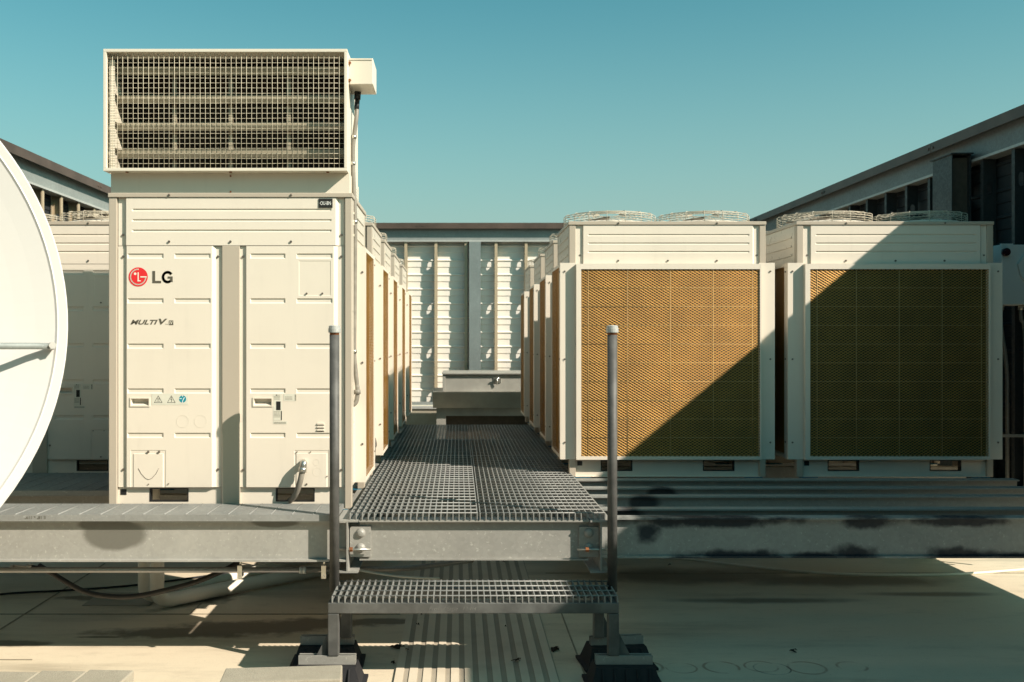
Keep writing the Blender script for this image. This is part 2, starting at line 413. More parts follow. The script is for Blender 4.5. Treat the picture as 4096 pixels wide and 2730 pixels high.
def handle_mesh(b, u):
    x0, x1, z0, z1 = ux(u), ux(u+46), uz(935), uz(914)
    t = .006
    for (a, c, d, e) in ((x0, x1, z1-t, z1), (x0, x1, z0, z0+t), (x0, x0+t, z0+t, z1-t), (x1-t, x1, z0+t, z1-t)): b.box(a, c, -.004, .0, d, e)
    b.hf(x0+.0062, x1-.0062, z0+.0062, z1-.0062, -.0022, [(x0+.0062, x1-.0062, z0+.0062, z1-.0062, .03, .006, .003, .014, .002)])
def make_unit():
    u = thing('condenser_unit', 'x', 'air conditioner', (0, 0, 0)); u['_o'] = (0, 0, 0)
    rot = lambda p: (W-p[0], D-p[1], p[2])
    for (xa, xb, ya, yb) in ((0, .043, 0, .05), (W-.036, W, 0, .05), (0, .040, D-.05, D), (W-.043, W, D-.05, D)):
        b = MB(); b.box(xa, xb, ya, yb, -.028, 1.637); b.build('corner_post', M['taupe'], u, bevel=.003)
    b = MB(); b.box(ux(510), ux(551), .0005, .035, -.028, uz(565)); b.build('centre_post', M['taupe'], u, bevel=.003)
    b = MB(); b.box(-.003, W+.006, -.006, D+.006, 1.6372, 1.660)
    screws(b, ((390, 449), (670, 449)), -.006)
    b.xf = rot; screws(b, ((390, 449), (670, 449)), -.006); b.xf = None
    b.build('top_cap', [M['taupe'], M['screw']], u, bevel=.003)
    b = MB(); b.box(.012, W-.012, .04, D-.012, .09, 1.636); b.build('casing', M['cream'], u)
    for x0, x1 in ((.001, .012), (W-.011, W-.001)):
        b = MB(); b.box(x0, x1, .051, D-.051, .088, 1.636)
        for z in (1.44, 1.50, 1.56):
            if x0 > 1: b.box(W-.0012, W+.004, .1, D-.1, z, z+.012)
            else: b.box(-.004, .0012, .1, D-.1, z, z+.012)
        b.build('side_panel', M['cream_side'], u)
    # base with lift slots
    for xf in (None, rot):
        b = MB(); b.xf = xf; y0, y1 = .022, .026; zb = .089; s = [(ux(341), ux(431)), (ux(632), ux(722))]; zs0, zs1 = .008, .080
        xs = [.043, s[0][0], s[0][1], s[1][0], s[1][1], W-.036]
        for i in range(0, 6, 2): b.box(xs[i], xs[i+1], y0, y1, -.026, zb)
        for a, c in s: b.box(a, c, y0, y1, zs1, zb); b.box(a, c, y0, y1, -.026, zs0)
        for a, c in s:
            for (p, q, r1, r2) in ((a, a+.006, zs0, zs1), (c-.006, c, zs0, zs1), (a, c, zs1-.005, zs1), (a, c, zs0, zs0+.005)): b.box(p+.0005, q-.0005, y0-.002, y1+.03, r1+.0005, r2-.0005, 1)
        b.box(.043, W-.036, .0, y0, -.028, -.025)
        b.box(ux(274), ux(288), y0-.002, y0-.0005, uz(1139), uz(1126), 1)
        b.xf = None; b.build('base_rail', [M['cream'], M['black']], u)
    b = MB(); fan_panel(b, None); b.build('fan_panel', [M['cream'], M['screw']], u)
    b = MB(); fan_panel(b, rot); b.build('fan_panel', [M['cream'], M['screw']], u)
    # left front panel
    rows = (583, 686, 790, 893, 995)
    b = MB(); fe = [hfeat(290, 496, 565, 1120, -.013, .003, .021, 0, 0)]
    for v in rows: fe += [emb(293, 376, v), emb(401, 484, v)]
    fe += [hfeat(300, 344, 915, 934, .03, .0005, .0005, .0005, .0005), hfeat(300, 381, 1035, 1120, .002, .002, .002, 0, .002), hfeat(307, 376, 1043, 1120, -.003, .001, .003, 0, .0015)]
    b.hf(ux(270), ux(509), uz(1120), uz(566), .013, fe)
    b.face([(ux(270), .010, uz(1120)), (ux(509), .010, uz(1120)), (ux(509), .035, uz(1120)), (ux(270), .035, uz(1120))])
    screws(b, ((282, 590), (500, 590), (282, 1080), (500, 1080)), .013); screws(b, ((341, 1039), (366, 1039)), 0); screws(b, ((342, 1113), (388, 1112)), 0, 1, .003)
    ringy(b, 420, 969, 14, 0); ringy(b, 461, 969, 14, 0)
    pts = [(318, 1077), (325, 1089), (335, 1100), (342, 1102.5), (349, 1100), (359, 1089), (366, 1076)]
    b.tube([(ux(a), -.0012, uz(v)) for a, v in pts], .0016, 4, 1)
    fp = b.build('front_panel', [M['cream'], M['screw']], u)
    b = MB(); handle_mesh(b, 299); b.build('handle', M['cream'], fp)
    b = MB(); b.box(ux(349), ux(433), -.001, -.0002, uz(931), uz(905)); st = b.build('warning_sticker', M['pale_label'], fp)
    # right front panel
    b = MB(); fe = [hfeat(565, 776, 565, 1120, -.013, .003, .021, 0, 0)]
    for v in rows: fe += [emb(575, 656, v), emb(681, 764, v)]
    fe += [hfeat(582, 626, 915, 934, .03, .0005, .0005, .0005, .0005), hfeat(687, 760, 600, 680, .0016, .0015, .0015, .0015, .0015), hfeat(676, 756, 1035, 1120, .002, .002, .002, 0, .002), hfeat(681, 752, 1042, 1120, -.003, .001, .003, 0, .0015)]
    b.hf(ux(551), ux(791), uz(1120), uz(566), .013, fe)
    b.face([(ux(551), .010, uz(1120)), (ux(791), .010, uz(1120)), (ux(791), .035, uz(1120)), (ux(551), .035, uz(1120))])
    screws(b, ((558, 590), (784, 590), (558, 1081), (784, 1081)), .013); screws(b, ((705, 675), (741, 675), (705, 1113)), 0, 1, .005); screws(b, ((683, 1039), (714, 1039), (752, 1095)), 0, 1, .003)
    ringy(b, 727, 1063, 7, -.001); ringy(b, 729, 1085, 10, -.001)
    for v in (976, 983, 990): b.prism([(ux(728), uz(v)), (ux(745), uz(v)), (ux(744), uz(v-4)), (ux(730), uz(v-4))], 'y', -.006, .001)
    for v in (977.5, 984.5, 991.5): b.box(ux(728), ux(745), -.0015, .0005, uz(v+.9), uz(v-.4), 1)
    fp2 = b.build('front_panel', [M['cream'], M['screw']], u)
    b = MB(); handle_mesh(b, 581); b.build('handle', M['cream'], fp2)
    b = MB(); b.box(ux(628), ux(648), -.0010, -.0002, uz(967), uz(906)); b.box(ux(652), ux(681), -.0010, -.0002, uz(922), uz(906))
    b.box(ux(628), ux(660), -.0010, -.0002, uz(975), uz(968.5))
    b.box(ux(635), ux(645), -.0018, -.0011, uz(943), uz(923), 1)
    for v in (911, 914, 917, 946, 949, 952, 955, 958): b.box(ux(629.5), ux(643.5), -.0015, -.0011, uz(v+1.2), uz(v), 2)
    for v in (912, 915, 918): b.box(ux(655), ux(672), -.0015, -.0011, uz(v+1), uz(v), 2)
    b.box(ux(645.5), ux(648), -.0015, -.0011, uz(966), uz(945), 1); b.box(ux(677.5), ux(681), -.0015, -.0011, uz(921), uz(907), 2)
    for k in range(14): b.box(ux(630+k*2), ux(631.2+k*2), -.0015, -.0011, uz(974), uz(970), 2)
    b.box(ux(634), ux(637.5), -.0015, -.0011, uz(909.5), uz(907.5), 1); b.box(ux(638.5), ux(643), -.0015, -.0011, uz(909.2), uz(907.8), 2)
    b.build('rating_sticker', [M['pale_label'], M['black_print'], M['label_grey']], fp2)
    # side guards with gold coil
    for side in (0, 1):
        xf = None if side else (lambda p: (W-p[0], p[1], p[2]))
        b = MB(); b.xf = xf; z0, z1 = .088, 1.386
        b.box(W-.004, W+.060, .18, .192, z0, z1); b.box(W-.0445, W+.060, .69, D+.0015, z0, z1)
        b.box(W, W+.058, .193, .689, z1-.022, z1-.002); b.box(W, W+.058, .193, .689, z0+.002, z0+.024)
        for z in (.3, .75, 1.25): b.tube([(W+.04, .176, z), (W+.04, .181, z)], .006, 8, 1)
        for z in (.2, .75, 1.33): b.tube([(W+.03, D-.001, z), (W+.03, D+.007, z)], .006, 8, 1); b.tube([(W+.058, D-.04, z), (W+.065, D-.04, z)], .006, 8, 1)
        sg = b.build('side_guard', [M['cream'], M['screw']], u)
        b = MB(); yy = W+.056
        sw = (lambda p: (p[1], p[0], p[2])) if side else (lambda p: (W-p[1], p[0], p[2]))
        b.xf = sw; expanded(b, .493, 1.25, yy, m=0, org=(.195, .113)); b.face([(.195, W+.03, .113), (.689, W+.03, .113), (.689, W+.03, 1.363), (.195, W+.03, 1.363)], 1)
        b.build('coil', [M['gold'], M['gold']], sg)
    # back coil guard
    b = MB(); x0, x1, z0, z1 = .040, W-.042, .090, 1.3765; q0, q1, r0, r1 = x0+.010, x1-.032, .111, 1.342; y0, y1 = D+.003, D+.041
    b.box(x0, q0, y0, y1, z0, z1); b.box(q1, x1, y0, y1, z0, z1); b.box(q0, q1, y0, y1-.0005, z0, r0); b.box(q0, q1, y0, y1-.0005, r1, z1)
    cg = b.build('coil_guard', M['cream'], u)
    b = MB(); b.xf = lambda p: (p[0], D+.034-p[1], p[2])
    expanded(b, q1-q0, r1-r0, 0, m=0, org=(q0, r0)); b.face([(q0, .031, r0), (q1, .031, r0), (q1, .031, r1), (q0, .031, r1)], 1)
    b.build('coil', [M['gold'], M['fin']], cg)
    b = MB()
    for k in range(1, 10): b.tube([(q0, D+.0346, r0+k*.1231), (q1, D+.0346, r0+k*.1231)], .0012, 4)
    for k in (.04, .26, .5, .74, .96): b.tube([(q0+(q1-q0)*k, D+.0349, r0), (q0+(q1-q0)*k, D+.0349, r1)], .0012, 4)
    b.build('support_wire', M['gold_wire'], cg)
    # fan guards
    for cx in (.325, W-.322):
        cy = D/2; zt = 1.660; b = MB(); n = 16; rw = .0018; Ro = .316
        def ring(r, z, rad=rw, nn=n): b.tube([(cx+r*math.cos(2*math.pi*(k+.5)/nn), cy+r*math.sin(2*math.pi*(k+.5)/nn), z) for k in range(nn)], rad, 4, 0, closed=True)
        for z in (.012, .028, .044, .060, .075): ring(Ro, zt+z)
        for i, r in enumerate((.285, .25, .215, .18, .145, .11)): ring(r, zt+.083+.012*(1-r/.3))
        for k in range(n):
            a = 2*math.pi*(k+.5)/n; c, s_ = math.cos(a), math.sin(a)
            b.tube([(cx+Ro*c, cy+Ro*s_, zt+.001), (cx+Ro*c, cy+Ro*s_, zt+.075), (cx+(Ro-.012)*c, cy+(Ro-.012)*s_, zt+.083), (cx+.07*c, cy+.07*s_, zt+.093)], .0023, 4)
        fg = b.build('fan_guard', M['guard_wire'], u)
        b = MB()
        for (ra, za, rb, zb) in ((.30, .001, .285, .022), (.285, .022, .27, .026), (.27, .026, .262, .004)):
            for k in range(32):
                a, a2 = 2*math.pi*k/32, 2*math.pi*(k+1)/32
                b.face([(cx+ra*math.cos(a), cy+ra*math.sin(a), zt+za), (cx+ra*math.cos(a2), cy+ra*math.sin(a2), zt+za), (cx+rb*math.cos(a2), cy+rb*math.sin(a2), zt+zb), (cx+rb*math.cos(a), cy+rb*math.sin(a), zt+zb)], 0, True)
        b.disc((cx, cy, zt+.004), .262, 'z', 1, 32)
        b.build('shroud_ring', [M['cream'], M['dark_lining']], fg)
        b = MB(); b.tube([(cx, cy, zt+.01), (cx, cy, zt+.055)], .055, 16)
        for k in range(4):
            a = math.pi/2*k+.4
            for q in range(6):
                a0, a1 = a+q*.17, a+(q+1)*.17; h0, h1 = .02+.005*q, .02+.005*(q+1)
                b.face([(cx+.05*math.cos(a0), cy+.05*math.sin(a0), zt+h0), (cx+.25*math.cos(a0), cy+.25*math.sin(a0), zt+h0), (cx+.25*math.cos(a1), cy+.25*math.sin(a1), zt+h1), (cx+.05*math.cos(a1), cy+.05*math.sin(a1), zt+h1)])
        b.build('fan', M['taupe'], fg)
    for x in (.02, W-.14):
        for y in (.0, D-.06):
            b = MB(); b.box(x, x+.12, y-.004, y+.06, -.034, -.0285); b.build('rubber_pad', M['blue_pad'], u)
    return u
proto = make_unit()
GL, GR = 'outdoor air conditioning units left of the walkway', 'outdoor air conditioning units right of the walkway'
left_units = [(-1.868, 5.2, 'big cream unit with red round logo under the screened hood'),
    (PX(-136, 6.43), 6.43, 'cream unit half hidden between the white dish and the hooded unit')]
for i, y in enumerate((6.48, 7.55, 8.75, 10.02)):
    left_units.append((-1.872, y, ['cream unit directly behind the hooded unit, conduit elbow at its lower side', 'second cream unit behind the hooded one, its side half shaded',
        'third cream unit behind the hooded one, next to last of its row', 'farthest cream unit of the row behind the hooded one, nearest back wall'][i]))
units = []
for i, (x, y, lab) in enumerate(left_units):
    o = proto if i == 0 else copy_tree(proto); o.location = (x, y, PT); tag(o, lab, None, GL); units.append(o)
SR = 1.0
def right_unit(xl, y, lab):
    o = copy_tree(proto); o.rotation_euler.z = math.pi; o.scale = (SR, 1, 1)
    o.location = (xl + W*SR, y + D, PT); tag(o, lab, None, GR); units.append(o)
RX, RX2 = PX(1308, 6.43), PX(1831, 6.43)
right_unit(RX, 6.43, 'cream unit whose gold coil is cut diagonally by shadow, beside the walkway')
right_unit(RX2, 6.43, 'cream unit with gold coil almost wholly in shade by the dark wall')
for i, y in enumerate((7.62, 8.81, 10.1)):
    right_unit(RX+.012, y, ['first unit behind the diagonally shadowed one, its fan section lit', 'second unit behind the diagonally shadowed one along the walkway', 'farthest unit of the right-hand walkway row, near the roof hatch'][i])
right_unit(RX2, 7.62, 'unit glimpsed in the slot between the two front right-hand units')

# print on the hooded unit only
fpl = [c for c in kids(units[0]) if c.name.startswith('front_panel')]
fpl.sort(key=lambda o: o.data.vertices[0].co.x)
fp, fpr = fpl
b = MB(); cx, cz, rr = ux(318), uz(637), 22*K
b.disc((cx, -.0012, cz), rr, 'y', 0, 40)
def strip(b, pts, w, y, m):
    for i in range(len(pts)-1):
        p, q = Vector(pts[i]), Vector(pts[i+1]); d = (q-p).normalized(); n_ = Vector((-d.y, d.x))*w/2; e = d*w*.18
        b.face([(t.x, y, t.y) for t in (p-n_-e, q-n_+e, q+n_+e, p+n_-e)], m)
u1 = rr/190.0
def lp(x, y): return (cx+(x-361)*u1, cz-(y-442)*u1)
arc = [(cx+151*u1*math.cos(R(a)), cz+151*u1*math.sin(R(a))) for a in range(88, 361, 8)]
strip(b, arc, 22*u1, -.0018, 1); strip(b, [lp(408, 442), lp(524, 442)], 23*u1, -.0019, 1)
strip(b, [lp(361, 355), lp(361, 521)], 23*u1, -.0018, 1); strip(b, [lp(350, 521), lp(410, 521)], 20*u1, -.0019, 1)
e = lp(301, 380); b.disc((e[0], -.0018, e[1]), 26*u1, 'y', 1, 20)
b.build('round_emblem', [M['red'], M['cream_print']], fp)
b = MB(); gx = lambda x: cx+(x-361)*u1; gz = lambda y: cz-(y-442)*u1
b.prism([(gx(644), gz(564)), (gx(816), gz(564)), (gx(816), gz(520)), (gx(697), gz(520)), (gx(697), gz(324)), (gx(644), gz(324))], 'y', -.0015, -.0004)
garc = [(gx(945)+ 92*u1*math.cos(R(a))*.98, gz(445)+97*u1*math.sin(R(a))) for a in range(38, 316, 8)]
strip(b, garc, 50*u1, -.0014, 0)
b.prism([(gx(948), gz(433)), (gx(1045), gz(433)), (gx(1045), gz(545)), (gx(998), gz(520)), (gx(998), gz(472)), (gx(948), gz(472))], 'y', -.0016, -.0004)
b.build('letters', M['grey_print'], fp)
def fit_text(txt, x0, x1, z0, z1, y, mat, parent, name='lettering', **k):
    me = text_mesh(txt, .05, mat, name=name, **k); xs = [v.co.x for v in me.vertices]; zs = [v.co.z for v in me.vertices]
    for v in me.vertices: v.co = (x0+(v.co.x-min(xs))/(max(xs)-min(xs))*(x1-x0), y, z0+(v.co.z-min(zs))/(max(zs)-min(zs))*(z1-z0))
    ob = bpy.data.objects.new(name, me); C.objects.link(ob); ob.parent = parent; return ob
fit_text('MULTI', ux(300), ux(363), uz(746.5), uz(735.5), -.001, M['grey_print'], fp, shear=.35, off=.0016)
fit_text('V', ux(365), ux(385), uz(746.5), uz(733), -.001, M['grey_print'], fp, shear=.25, off=.002)
b = MB(); b.box(ux(388.5), ux(398.5), -.0012, -.0003, uz(747.5), uz(737)); bd = b.build('numeral_badge', M['grey_print'], fp)
fit_text('IV', ux(390), ux(397), uz(746), uz(738.5), -.0016, M['cream_print'], bd, off=.0003)
fit_text('TM', ux(379.5), ux(386.5), uz(747), uz(745), -.001, M['grey_print'], fp)
ws = [c for c in kids(fp) if c.name.startswith('warning')][0]
b = MB(); y = -.0014
def tri(cu, cv, s):
    p = [(ux(cu), uz(cv-s)), (ux(cu+s), uz(cv+s*.75)), (ux(cu-s), uz(cv+s*.75))]; strip(b, p+[p[0]], .0022, y, 0)
tri(364, 919, 9); tri(394, 919, 9)
for dx in (-2, 0, 2): strip(b, [(ux(364+dx), uz(915)), (ux(364.8+dx), uz(918)), (ux(363.6+dx), uz(921))], .0014, y, 0)
strip(b, [(ux(360), uz(923)), (ux(368), uz(923))], .0016, y, 0)
strip(b, [(ux(395), uz(913)), (ux(392.5), uz(918.5)), (ux(395.5), uz(918.2)), (ux(394), uz(924))], .0026, y, 0)
b.disc((ux(420), y, uz(917.5)), 8.2*K, 'y', 1, 24)
strip(b, [(ux(420), uz(926)), (ux(420), uz(921.5)), (ux(424), uz(914))], .0035, y-.0005, 2); strip(b, [(ux(413), uz(916.5)), (ux(418), uz(916.5))], .003, y-.0006, 2); strip(b, [(ux(420), uz(909.5)), (ux(420), uz(912))], .0035, y-.0007, 2)
b.build('warning_symbols', [M['black_print'], M['teal_print'], M['white_print']], ws)
b = MB(); b.box(ux(732.5), ux(764.5), -.004, -.001, uz(478), uz(457.5)); fpan = [c for c in kids(units[0]) if c.name.startswith('fan_panel')][0]
tg = b.build('name_tag', M['black_print'], fpan)
fit_text('OU-BN', ux(736.5), ux(760.5), uz(472), uz(463.5), -.0046, M['white_print'], tg)
for u_ in (734, 763): 
    b = MB(); b.disc((ux(u_), -.0046, uz(468)), .0014, 'y', 0, 8); b.build('tag_rivet', M['white_print'], tg)

# ------------------------------------------------------------------ discharge hood on the first unit
HY, HB = 5.13, 5.68
hx0, hx1, hz0, hz1 = PX(238, HY), PX(797.5, HY), PZ(393, HY), PZ(113.5, HY)
hd = thing('discharge_hood', 'cream box hood with wire screen on top of the big unit', 'air hood', ((hx0+hx1)/2, 5.2, PT+1.66))
b = MB(); t = .0035
b.box(hx0, hx1, HY, HB, hz1-t, hz1); b.box(hx0, hx0+t, HY, HB, hz0, hz1-t); b.box(hx1-t, hx1, HY, HB, hz0, hz1-t)
b.box(hx0+t, hx1-t, HB-t, HB, hz0, hz1-t)
dx0, dx1 = PX(255, 5.2), PX(803, 5.2); dz0 = PT+1.6605
b.box(hx0+t, hx1-t, HY, 5.2, hz0, hz0+t)
b.box(dx0, dx1, 5.2, 5.2+t, dz0, hz0-.0005); b.box(dx0, dx0+t, 5.2+t, HB, dz0, hz0-.0005); b.box(dx1-t, dx1, 5.2+t, HB, dz0, hz0-.0005); b.box(dx0+t, dx1-t, HB-t, HB, dz0, hz0-.0005)
for (uu, vv) in ((292, 396.5), (530, 397), (753, 396)): b.tube([(PX(uu, 5.15), 5.15, hz0-.006), (PX(uu, 5.15), 5.15, hz0)], .008, 8, 1)
for (uu, vv) in ((530, 441), (530, 405)): b.tube([(PX(uu, 5.2), 5.195, PZ(vv, 5.2)), (PX(uu, 5.2), 5.2, PZ(vv, 5.2))], .005, 8, 1)
b.build('casing', [M['hood'], M['rust']], hd)
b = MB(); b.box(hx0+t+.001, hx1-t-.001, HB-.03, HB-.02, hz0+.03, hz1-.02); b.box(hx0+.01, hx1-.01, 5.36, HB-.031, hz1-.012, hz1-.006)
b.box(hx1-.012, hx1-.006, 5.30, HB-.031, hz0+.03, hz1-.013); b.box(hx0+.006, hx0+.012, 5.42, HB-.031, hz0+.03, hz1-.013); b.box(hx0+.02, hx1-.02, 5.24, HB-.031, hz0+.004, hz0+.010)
b.build('lining', M['dark_lining'], hd)  # dark sheets added inside the casing, painting the hood's inner shade
b = MB(); fw = .015
b.box(hx0-.001, hx1+.001, HY-.004, HY+.02, hz1-fw, hz1+.001); b.box(hx0-.001, hx1+.001, HY-.004, HY+.02, hz0-.001, hz0+fw); b.box(hx0-.001, hx0+fw, HY-.004, HY+.02, hz0+fw, hz1-fw); b.box(hx1-fw, hx1+.001, HY-.004, HY+.02, hz0+fw, hz1-fw)
b.build('front_frame', M['hood'], hd, bevel=.0015)
b = MB(); nx, nz = 46, 23; sx, sz = (hx1-hx0-2*fw)/nx, (hz1-hz0-2*fw)/nz; rr = random.Random(3)
for i in range(1, nx):
    x = hx0+fw+i*sx
    b.tube([(x+rr.uniform(-.0008, .0008), HY+.012, hz0+fw-.004), (x+rr.uniform(-.001, .001), HY+.012+rr.uniform(-.002, .002), (hz0+hz1)/2), (x+rr.uniform(-.0008, .0008), HY+.012, hz1-fw+.004)], .0012, 5)
for i in range(1, nz):
    z = hz0+fw+i*sz
    b.tube([(hx0+fw-.004, HY+.0155, z)] + [(hx0+(hx1-hx0)*k/8, HY+.0155, z+rr.uniform(-.0012, .0012)) for k in range(1, 8)] + [(hx1-fw+.004, HY+.0155, z)], .0012, 5)
b.build('wire_screen', M['wire'], hd)
for (va, vb) in ((153, 172), (220, 236), (283, 300), (344, 362)):
    b = MB(); ya = 5.25; za, zb = PZ(va, ya), PZ(vb, ya); zm = za*.55+zb*.45
    b.prism([(ya, za), (ya, zm), (ya+.012, zb), (ya+.13, zb+.07), (ya+.13, zb+.076), (ya+.02, zb+.012), (ya+.006, zm), (ya+.006, za)], 'x', hx0+.03, hx1-.02)
    b.build('louver_blade', M['louver'], hd)
for uu in (402, 531, 664):
    b = MB(); x = PX(uu, 5.31); b.box(x-.011, x+.011, 5.30, 5.315, hz0+.02, hz1-.09)
    for v in (185, 240, 300, 362): b.tube([(x, 5.295, PZ(v, 5.3)), (x, 5.301, PZ(v, 5.3))], .006, 8, 1)
    b.build('linkage_bar', [M['louver'], M['screw']], hd)
b = MB(); b.box(hx0+fw+.001, hx0+fw+.030, 5.17, 5.174, hz0+fw+.002, hz1-fw-.03); b.build('side_channel', M['hood'], hd)
x = hx0+fw+.012
for i, (va, vb) in enumerate(((158, 214), (226, 278), (290, 338), (352, 386))):
    za, zb = PZ(va, 5.2), PZ(vb, 5.2); b = MB()
    b.prism([(5.175, za), (5.20, za), (5.33, zb+.01), (5.33, zb), (5.175, zb)], 'x', x, x+.004)
    b.build('side_fin', M['hood'], hd)
jb = MB(); jx0, jx1, jz0, jz1 = PX(799, 5.2), PX(857, 5.2), PZ(194, 5.2), PZ(134, 5.2)
jb.box(jx0, jx1, 5.2, 5.42, jz0, jz1); bx = jb.build('actuator_box', M['hood'], hd, bevel=.003)
b = MB(); b.box(jx0-.001, jx1-.004, 5.1965, 5.1995, jz1-.010, jz1-.002)
b.build('box_lid', M['hood'], bx)
for v in (145, 185):
    b = MB(); b.tube([(PX(803.5, 5.2), 5.194, PZ(v, 5.2)), (PX(803.5, 5.2), 5.2, PZ(v, 5.2))], .008, 8); b.box(PX(803, 5.2), PX(804.2, 5.2), 5.1988, 5.1998, PZ(v+8, 5.2), PZ(v, 5.2))
    b.build('rusty_screw', M['rust'], bx)
# control conduit down the side
cd = thing('flexible_conduit', 'grey flexible conduit dropping from the hood box down the unit corner', 'conduit', P(818, 560, 5.32))
b = MB(); Yc = 5.32
pth = smooth_path([(PX(822, 5.36), 5.36, jz0+.002), P(821, 235, 5.35), P(819, 270, Yc), P(813.5, 315, Yc), P(811, 350, Yc), P(812.5, 420, Yc), P(815, 470, Yc), P(816, 540, Yc), P(815, 700, Yc), P(814, 808, Yc), P(817, 850, Yc), P(821, 890, Yc)], 6)
b.tube(pth, .0118, 10)
b.build('conduit_body', M['flex'], cd)
b = MB(); b.tube([(PX(822, 5.36), 5.36, jz0), P(821, 229, 5.36)], .018, 10); b.tube([P(821.3, 229, 5.355), P(819.5, 252, 5.33)], .0135, 10); b.build('gland', M['black'], cd)
b = MB(); b.tube(smooth_path([P(821, 886, Yc), P(821.5, 905, Yc), P(819, 922, Yc), P(813, 930, Yc), (PX(806, Yc), Yc, PZ(933, Yc))], 4), .0125, 10); b.tube([P(821, 896, Yc), P(821.5, 906, Yc)], .018, 10); b.build('elbow', M['flex'], cd)
for v in (315, 376, 510, 808):
    u_ = {315: 813.5, 376: 811, 510: 815.8, 808: 814}[v]
    b = MB(); b.tube([P(u_, v-4, Yc), P(u_, v+4, Yc)], .0145, 10); b.box(PX(u_-10, Yc), PX(u_, Yc), Yc+.005, Yc+.009, PZ(v+3, Yc), PZ(v-3, Yc)); b.build('strap', M['chrome'], cd)
# power conduit from the front panel
pc = thing('power_conduit', 'short grey conduit with bright elbow leaving the unit lower right panel', 'conduit', P(690, 1100, 5.17))
b = MB(); b.tube(smooth_path([P(697, 1064, 5.2), P(697.5, 1064, 5.155), P(697, 1070, 5.145), P(695.5, 1078, 5.145)], 5), .019, 12); b.tube([P(696, 1074, 5.145), P(694.5, 1085, 5.145)], .023, 8); b.build('elbow', M['chrome'], pc)
b = MB(); b.tube(smooth_path([P(694.5, 1084, 5.145), P(690, 1105, 5.145), P(683, 1128, 5.16), P(674, 1144, 5.19), P(664, 1152, 5.25)], 6), .0155, 10); b.build('conduit_body', M['flex'], pc)
pc2 = thing('side_conduit', 'short conduit with bright elbow on the unit behind the hooded one', 'conduit', (-.50, 6.45, PT))
b = MB(); Y2 = 6.62; b.tube(smooth_path([P(849, 1012, Y2), P(857, 1008, Y2), P(860, 1018, Y2), P(860, 1026, Y2)], 5), .018, 10); b.build('elbow', M['chrome'], pc2)
b = MB(); b.tube(smooth_path([P(860, 1024, Y2), P(858, 1050, Y2), P(854, 1072, Y2), P(846, 1086, Y2)], 5), .014, 10); b.build('conduit_body', M['flex'], pc2)

# ------------------------------------------------------------------ walkway, platform, beams
def grating(b, x0, x1, y0, y1, z1, h=.030, pitch=.0305, rod=.1016, t=.0048, m=0, band=False, rods_r=.0036, first=.03):
    n = round((x1-x0)/pitch)
    for i in range(n+1):
        x = x0+(x1-x0-t)*i/n; b.box(x, x+t, y0, y1, z1-h, z1, m)
    y = y0+first
    while y < y1:
        b.tube([(x0, y, z1-.0015), (x1, y, z1-.0015)], rods_r, 5, m); y += rod
def ibeam(b, x, y0, y1, z0, z1, hw=.054, t=.009, m=0):
    b.box(x-hw, x+hw, y0, y1, z1-t, z1, m); b.box(x-hw, x+hw, y0, y1, z0, z0+t, m); b.box(x-.004, x+.004, y0, y1, z0+t, z1-t, m)
def xbeam(b, y, x0, x1, z0, z1, hf=.024, hb=.05, t=.009, m=0):
    b.box(x0, x1, y-hf, y+hb, z1-t, z1, m); b.box(x0, x1, y-hf, y+hb, z0, z0+t, m); b.box(x0, x1, y, y+.007, z0+t, z1-t, m)
WY0, WY1 = 4.88, 10.14
wk = thing('raised_walkway', 'galvanised grating walkway on steel beams running between the unit rows', 'walkway', (.09, WY0, 0))
for (xa, xb) in ((-.547, .098), (.108, .742)):
    b = MB(); grating(b, xa, xb, WY0+.02, WY1, PT); b.build('grating_panel', M['grate'], wk)
zi1, zi0 = PT-.031, CZ-1.162
for x in (-.557, .717):
    b = MB(); ibeam(b, x, WY0, WY1, zi0, zi1); b.build('edge_beam', M['galv'], wk)
b = MB(); zc1, zc0 = zi1-.001, CZ-1.132; b.box(-.50, .66, 4.906, 4.99, zc1-.012, zc1-.002); b.box(-.50, .66, 4.94, 4.947, PZ(1288, 4.93)+.009, zc1-.0122); b.box(-.50, .66, 4.928, 4.99, PZ(1288, 4.93), PZ(1288, 4.93)+.0088); 
cbm = b.build('cross_beam', M['galv'], wk)
for s, xa, xb in ((0, PX(804, 4.92), PX(852, 4.92)), (1, PX(1331, 4.92), PX(1376, 4.92))):
    b = MB(); b.box(xa, xb, 4.920, 4.9395, PZ(1280, 4.92), PZ(1211, 4.92)); pl = b.build('bracket_plate', M['galv'], cbm)
    for v in (1225, 1259):
        bb = MB(); c = ((xa+xb)/2+(.002 if s == 0 else -.002), 4.92, PZ(v, 4.92))
        for (ra, ya, rb, yb) in ((.024, 0, .021, -.010), (.021, -.010, .012, -.016), (.012, -.016, .0001, -.018)):
            for k in range(20):
                a, a2 = 2*math.pi*k/20, 2*math.pi*(k+1)/20
                bb.face([(c[0]+ra*math.cos(a), c[1]+ya, c[2]+ra*math.sin(a)), (c[0]+ra*math.cos(a2), c[1]+ya, c[2]+ra*math.sin(a2)), (c[0]+rb*math.cos(a2), c[1]+yb, c[2]+rb*math.sin(a2)), (c[0]+rb*math.cos(a), c[1]+yb, c[2]+rb*math.sin(a))], 0, True)
        pl2 = bb.build('bolt', M['galv'], cbm)
for (y) in (7.6, 9.8):
    for x in (-.557, .717):
        b = MB(); b.box(x-.04, x+.04, y-.04, y+.04, .012, zi0); b.box(x-.1, x+.1, y-.1, y+.1, 0, .012); b.build('stub_post', M['galv'], wk)
for y in (6.4, 7.7, 9.0):
    b = MB(); xbeam(b, y, -.55, .71, zc0, zi1-.01); b.build('cross_beam', M['galv'], wk)
for (ua, ub, un) in ((781, 852, 804), (1334, 1400, 1379)):
    pass
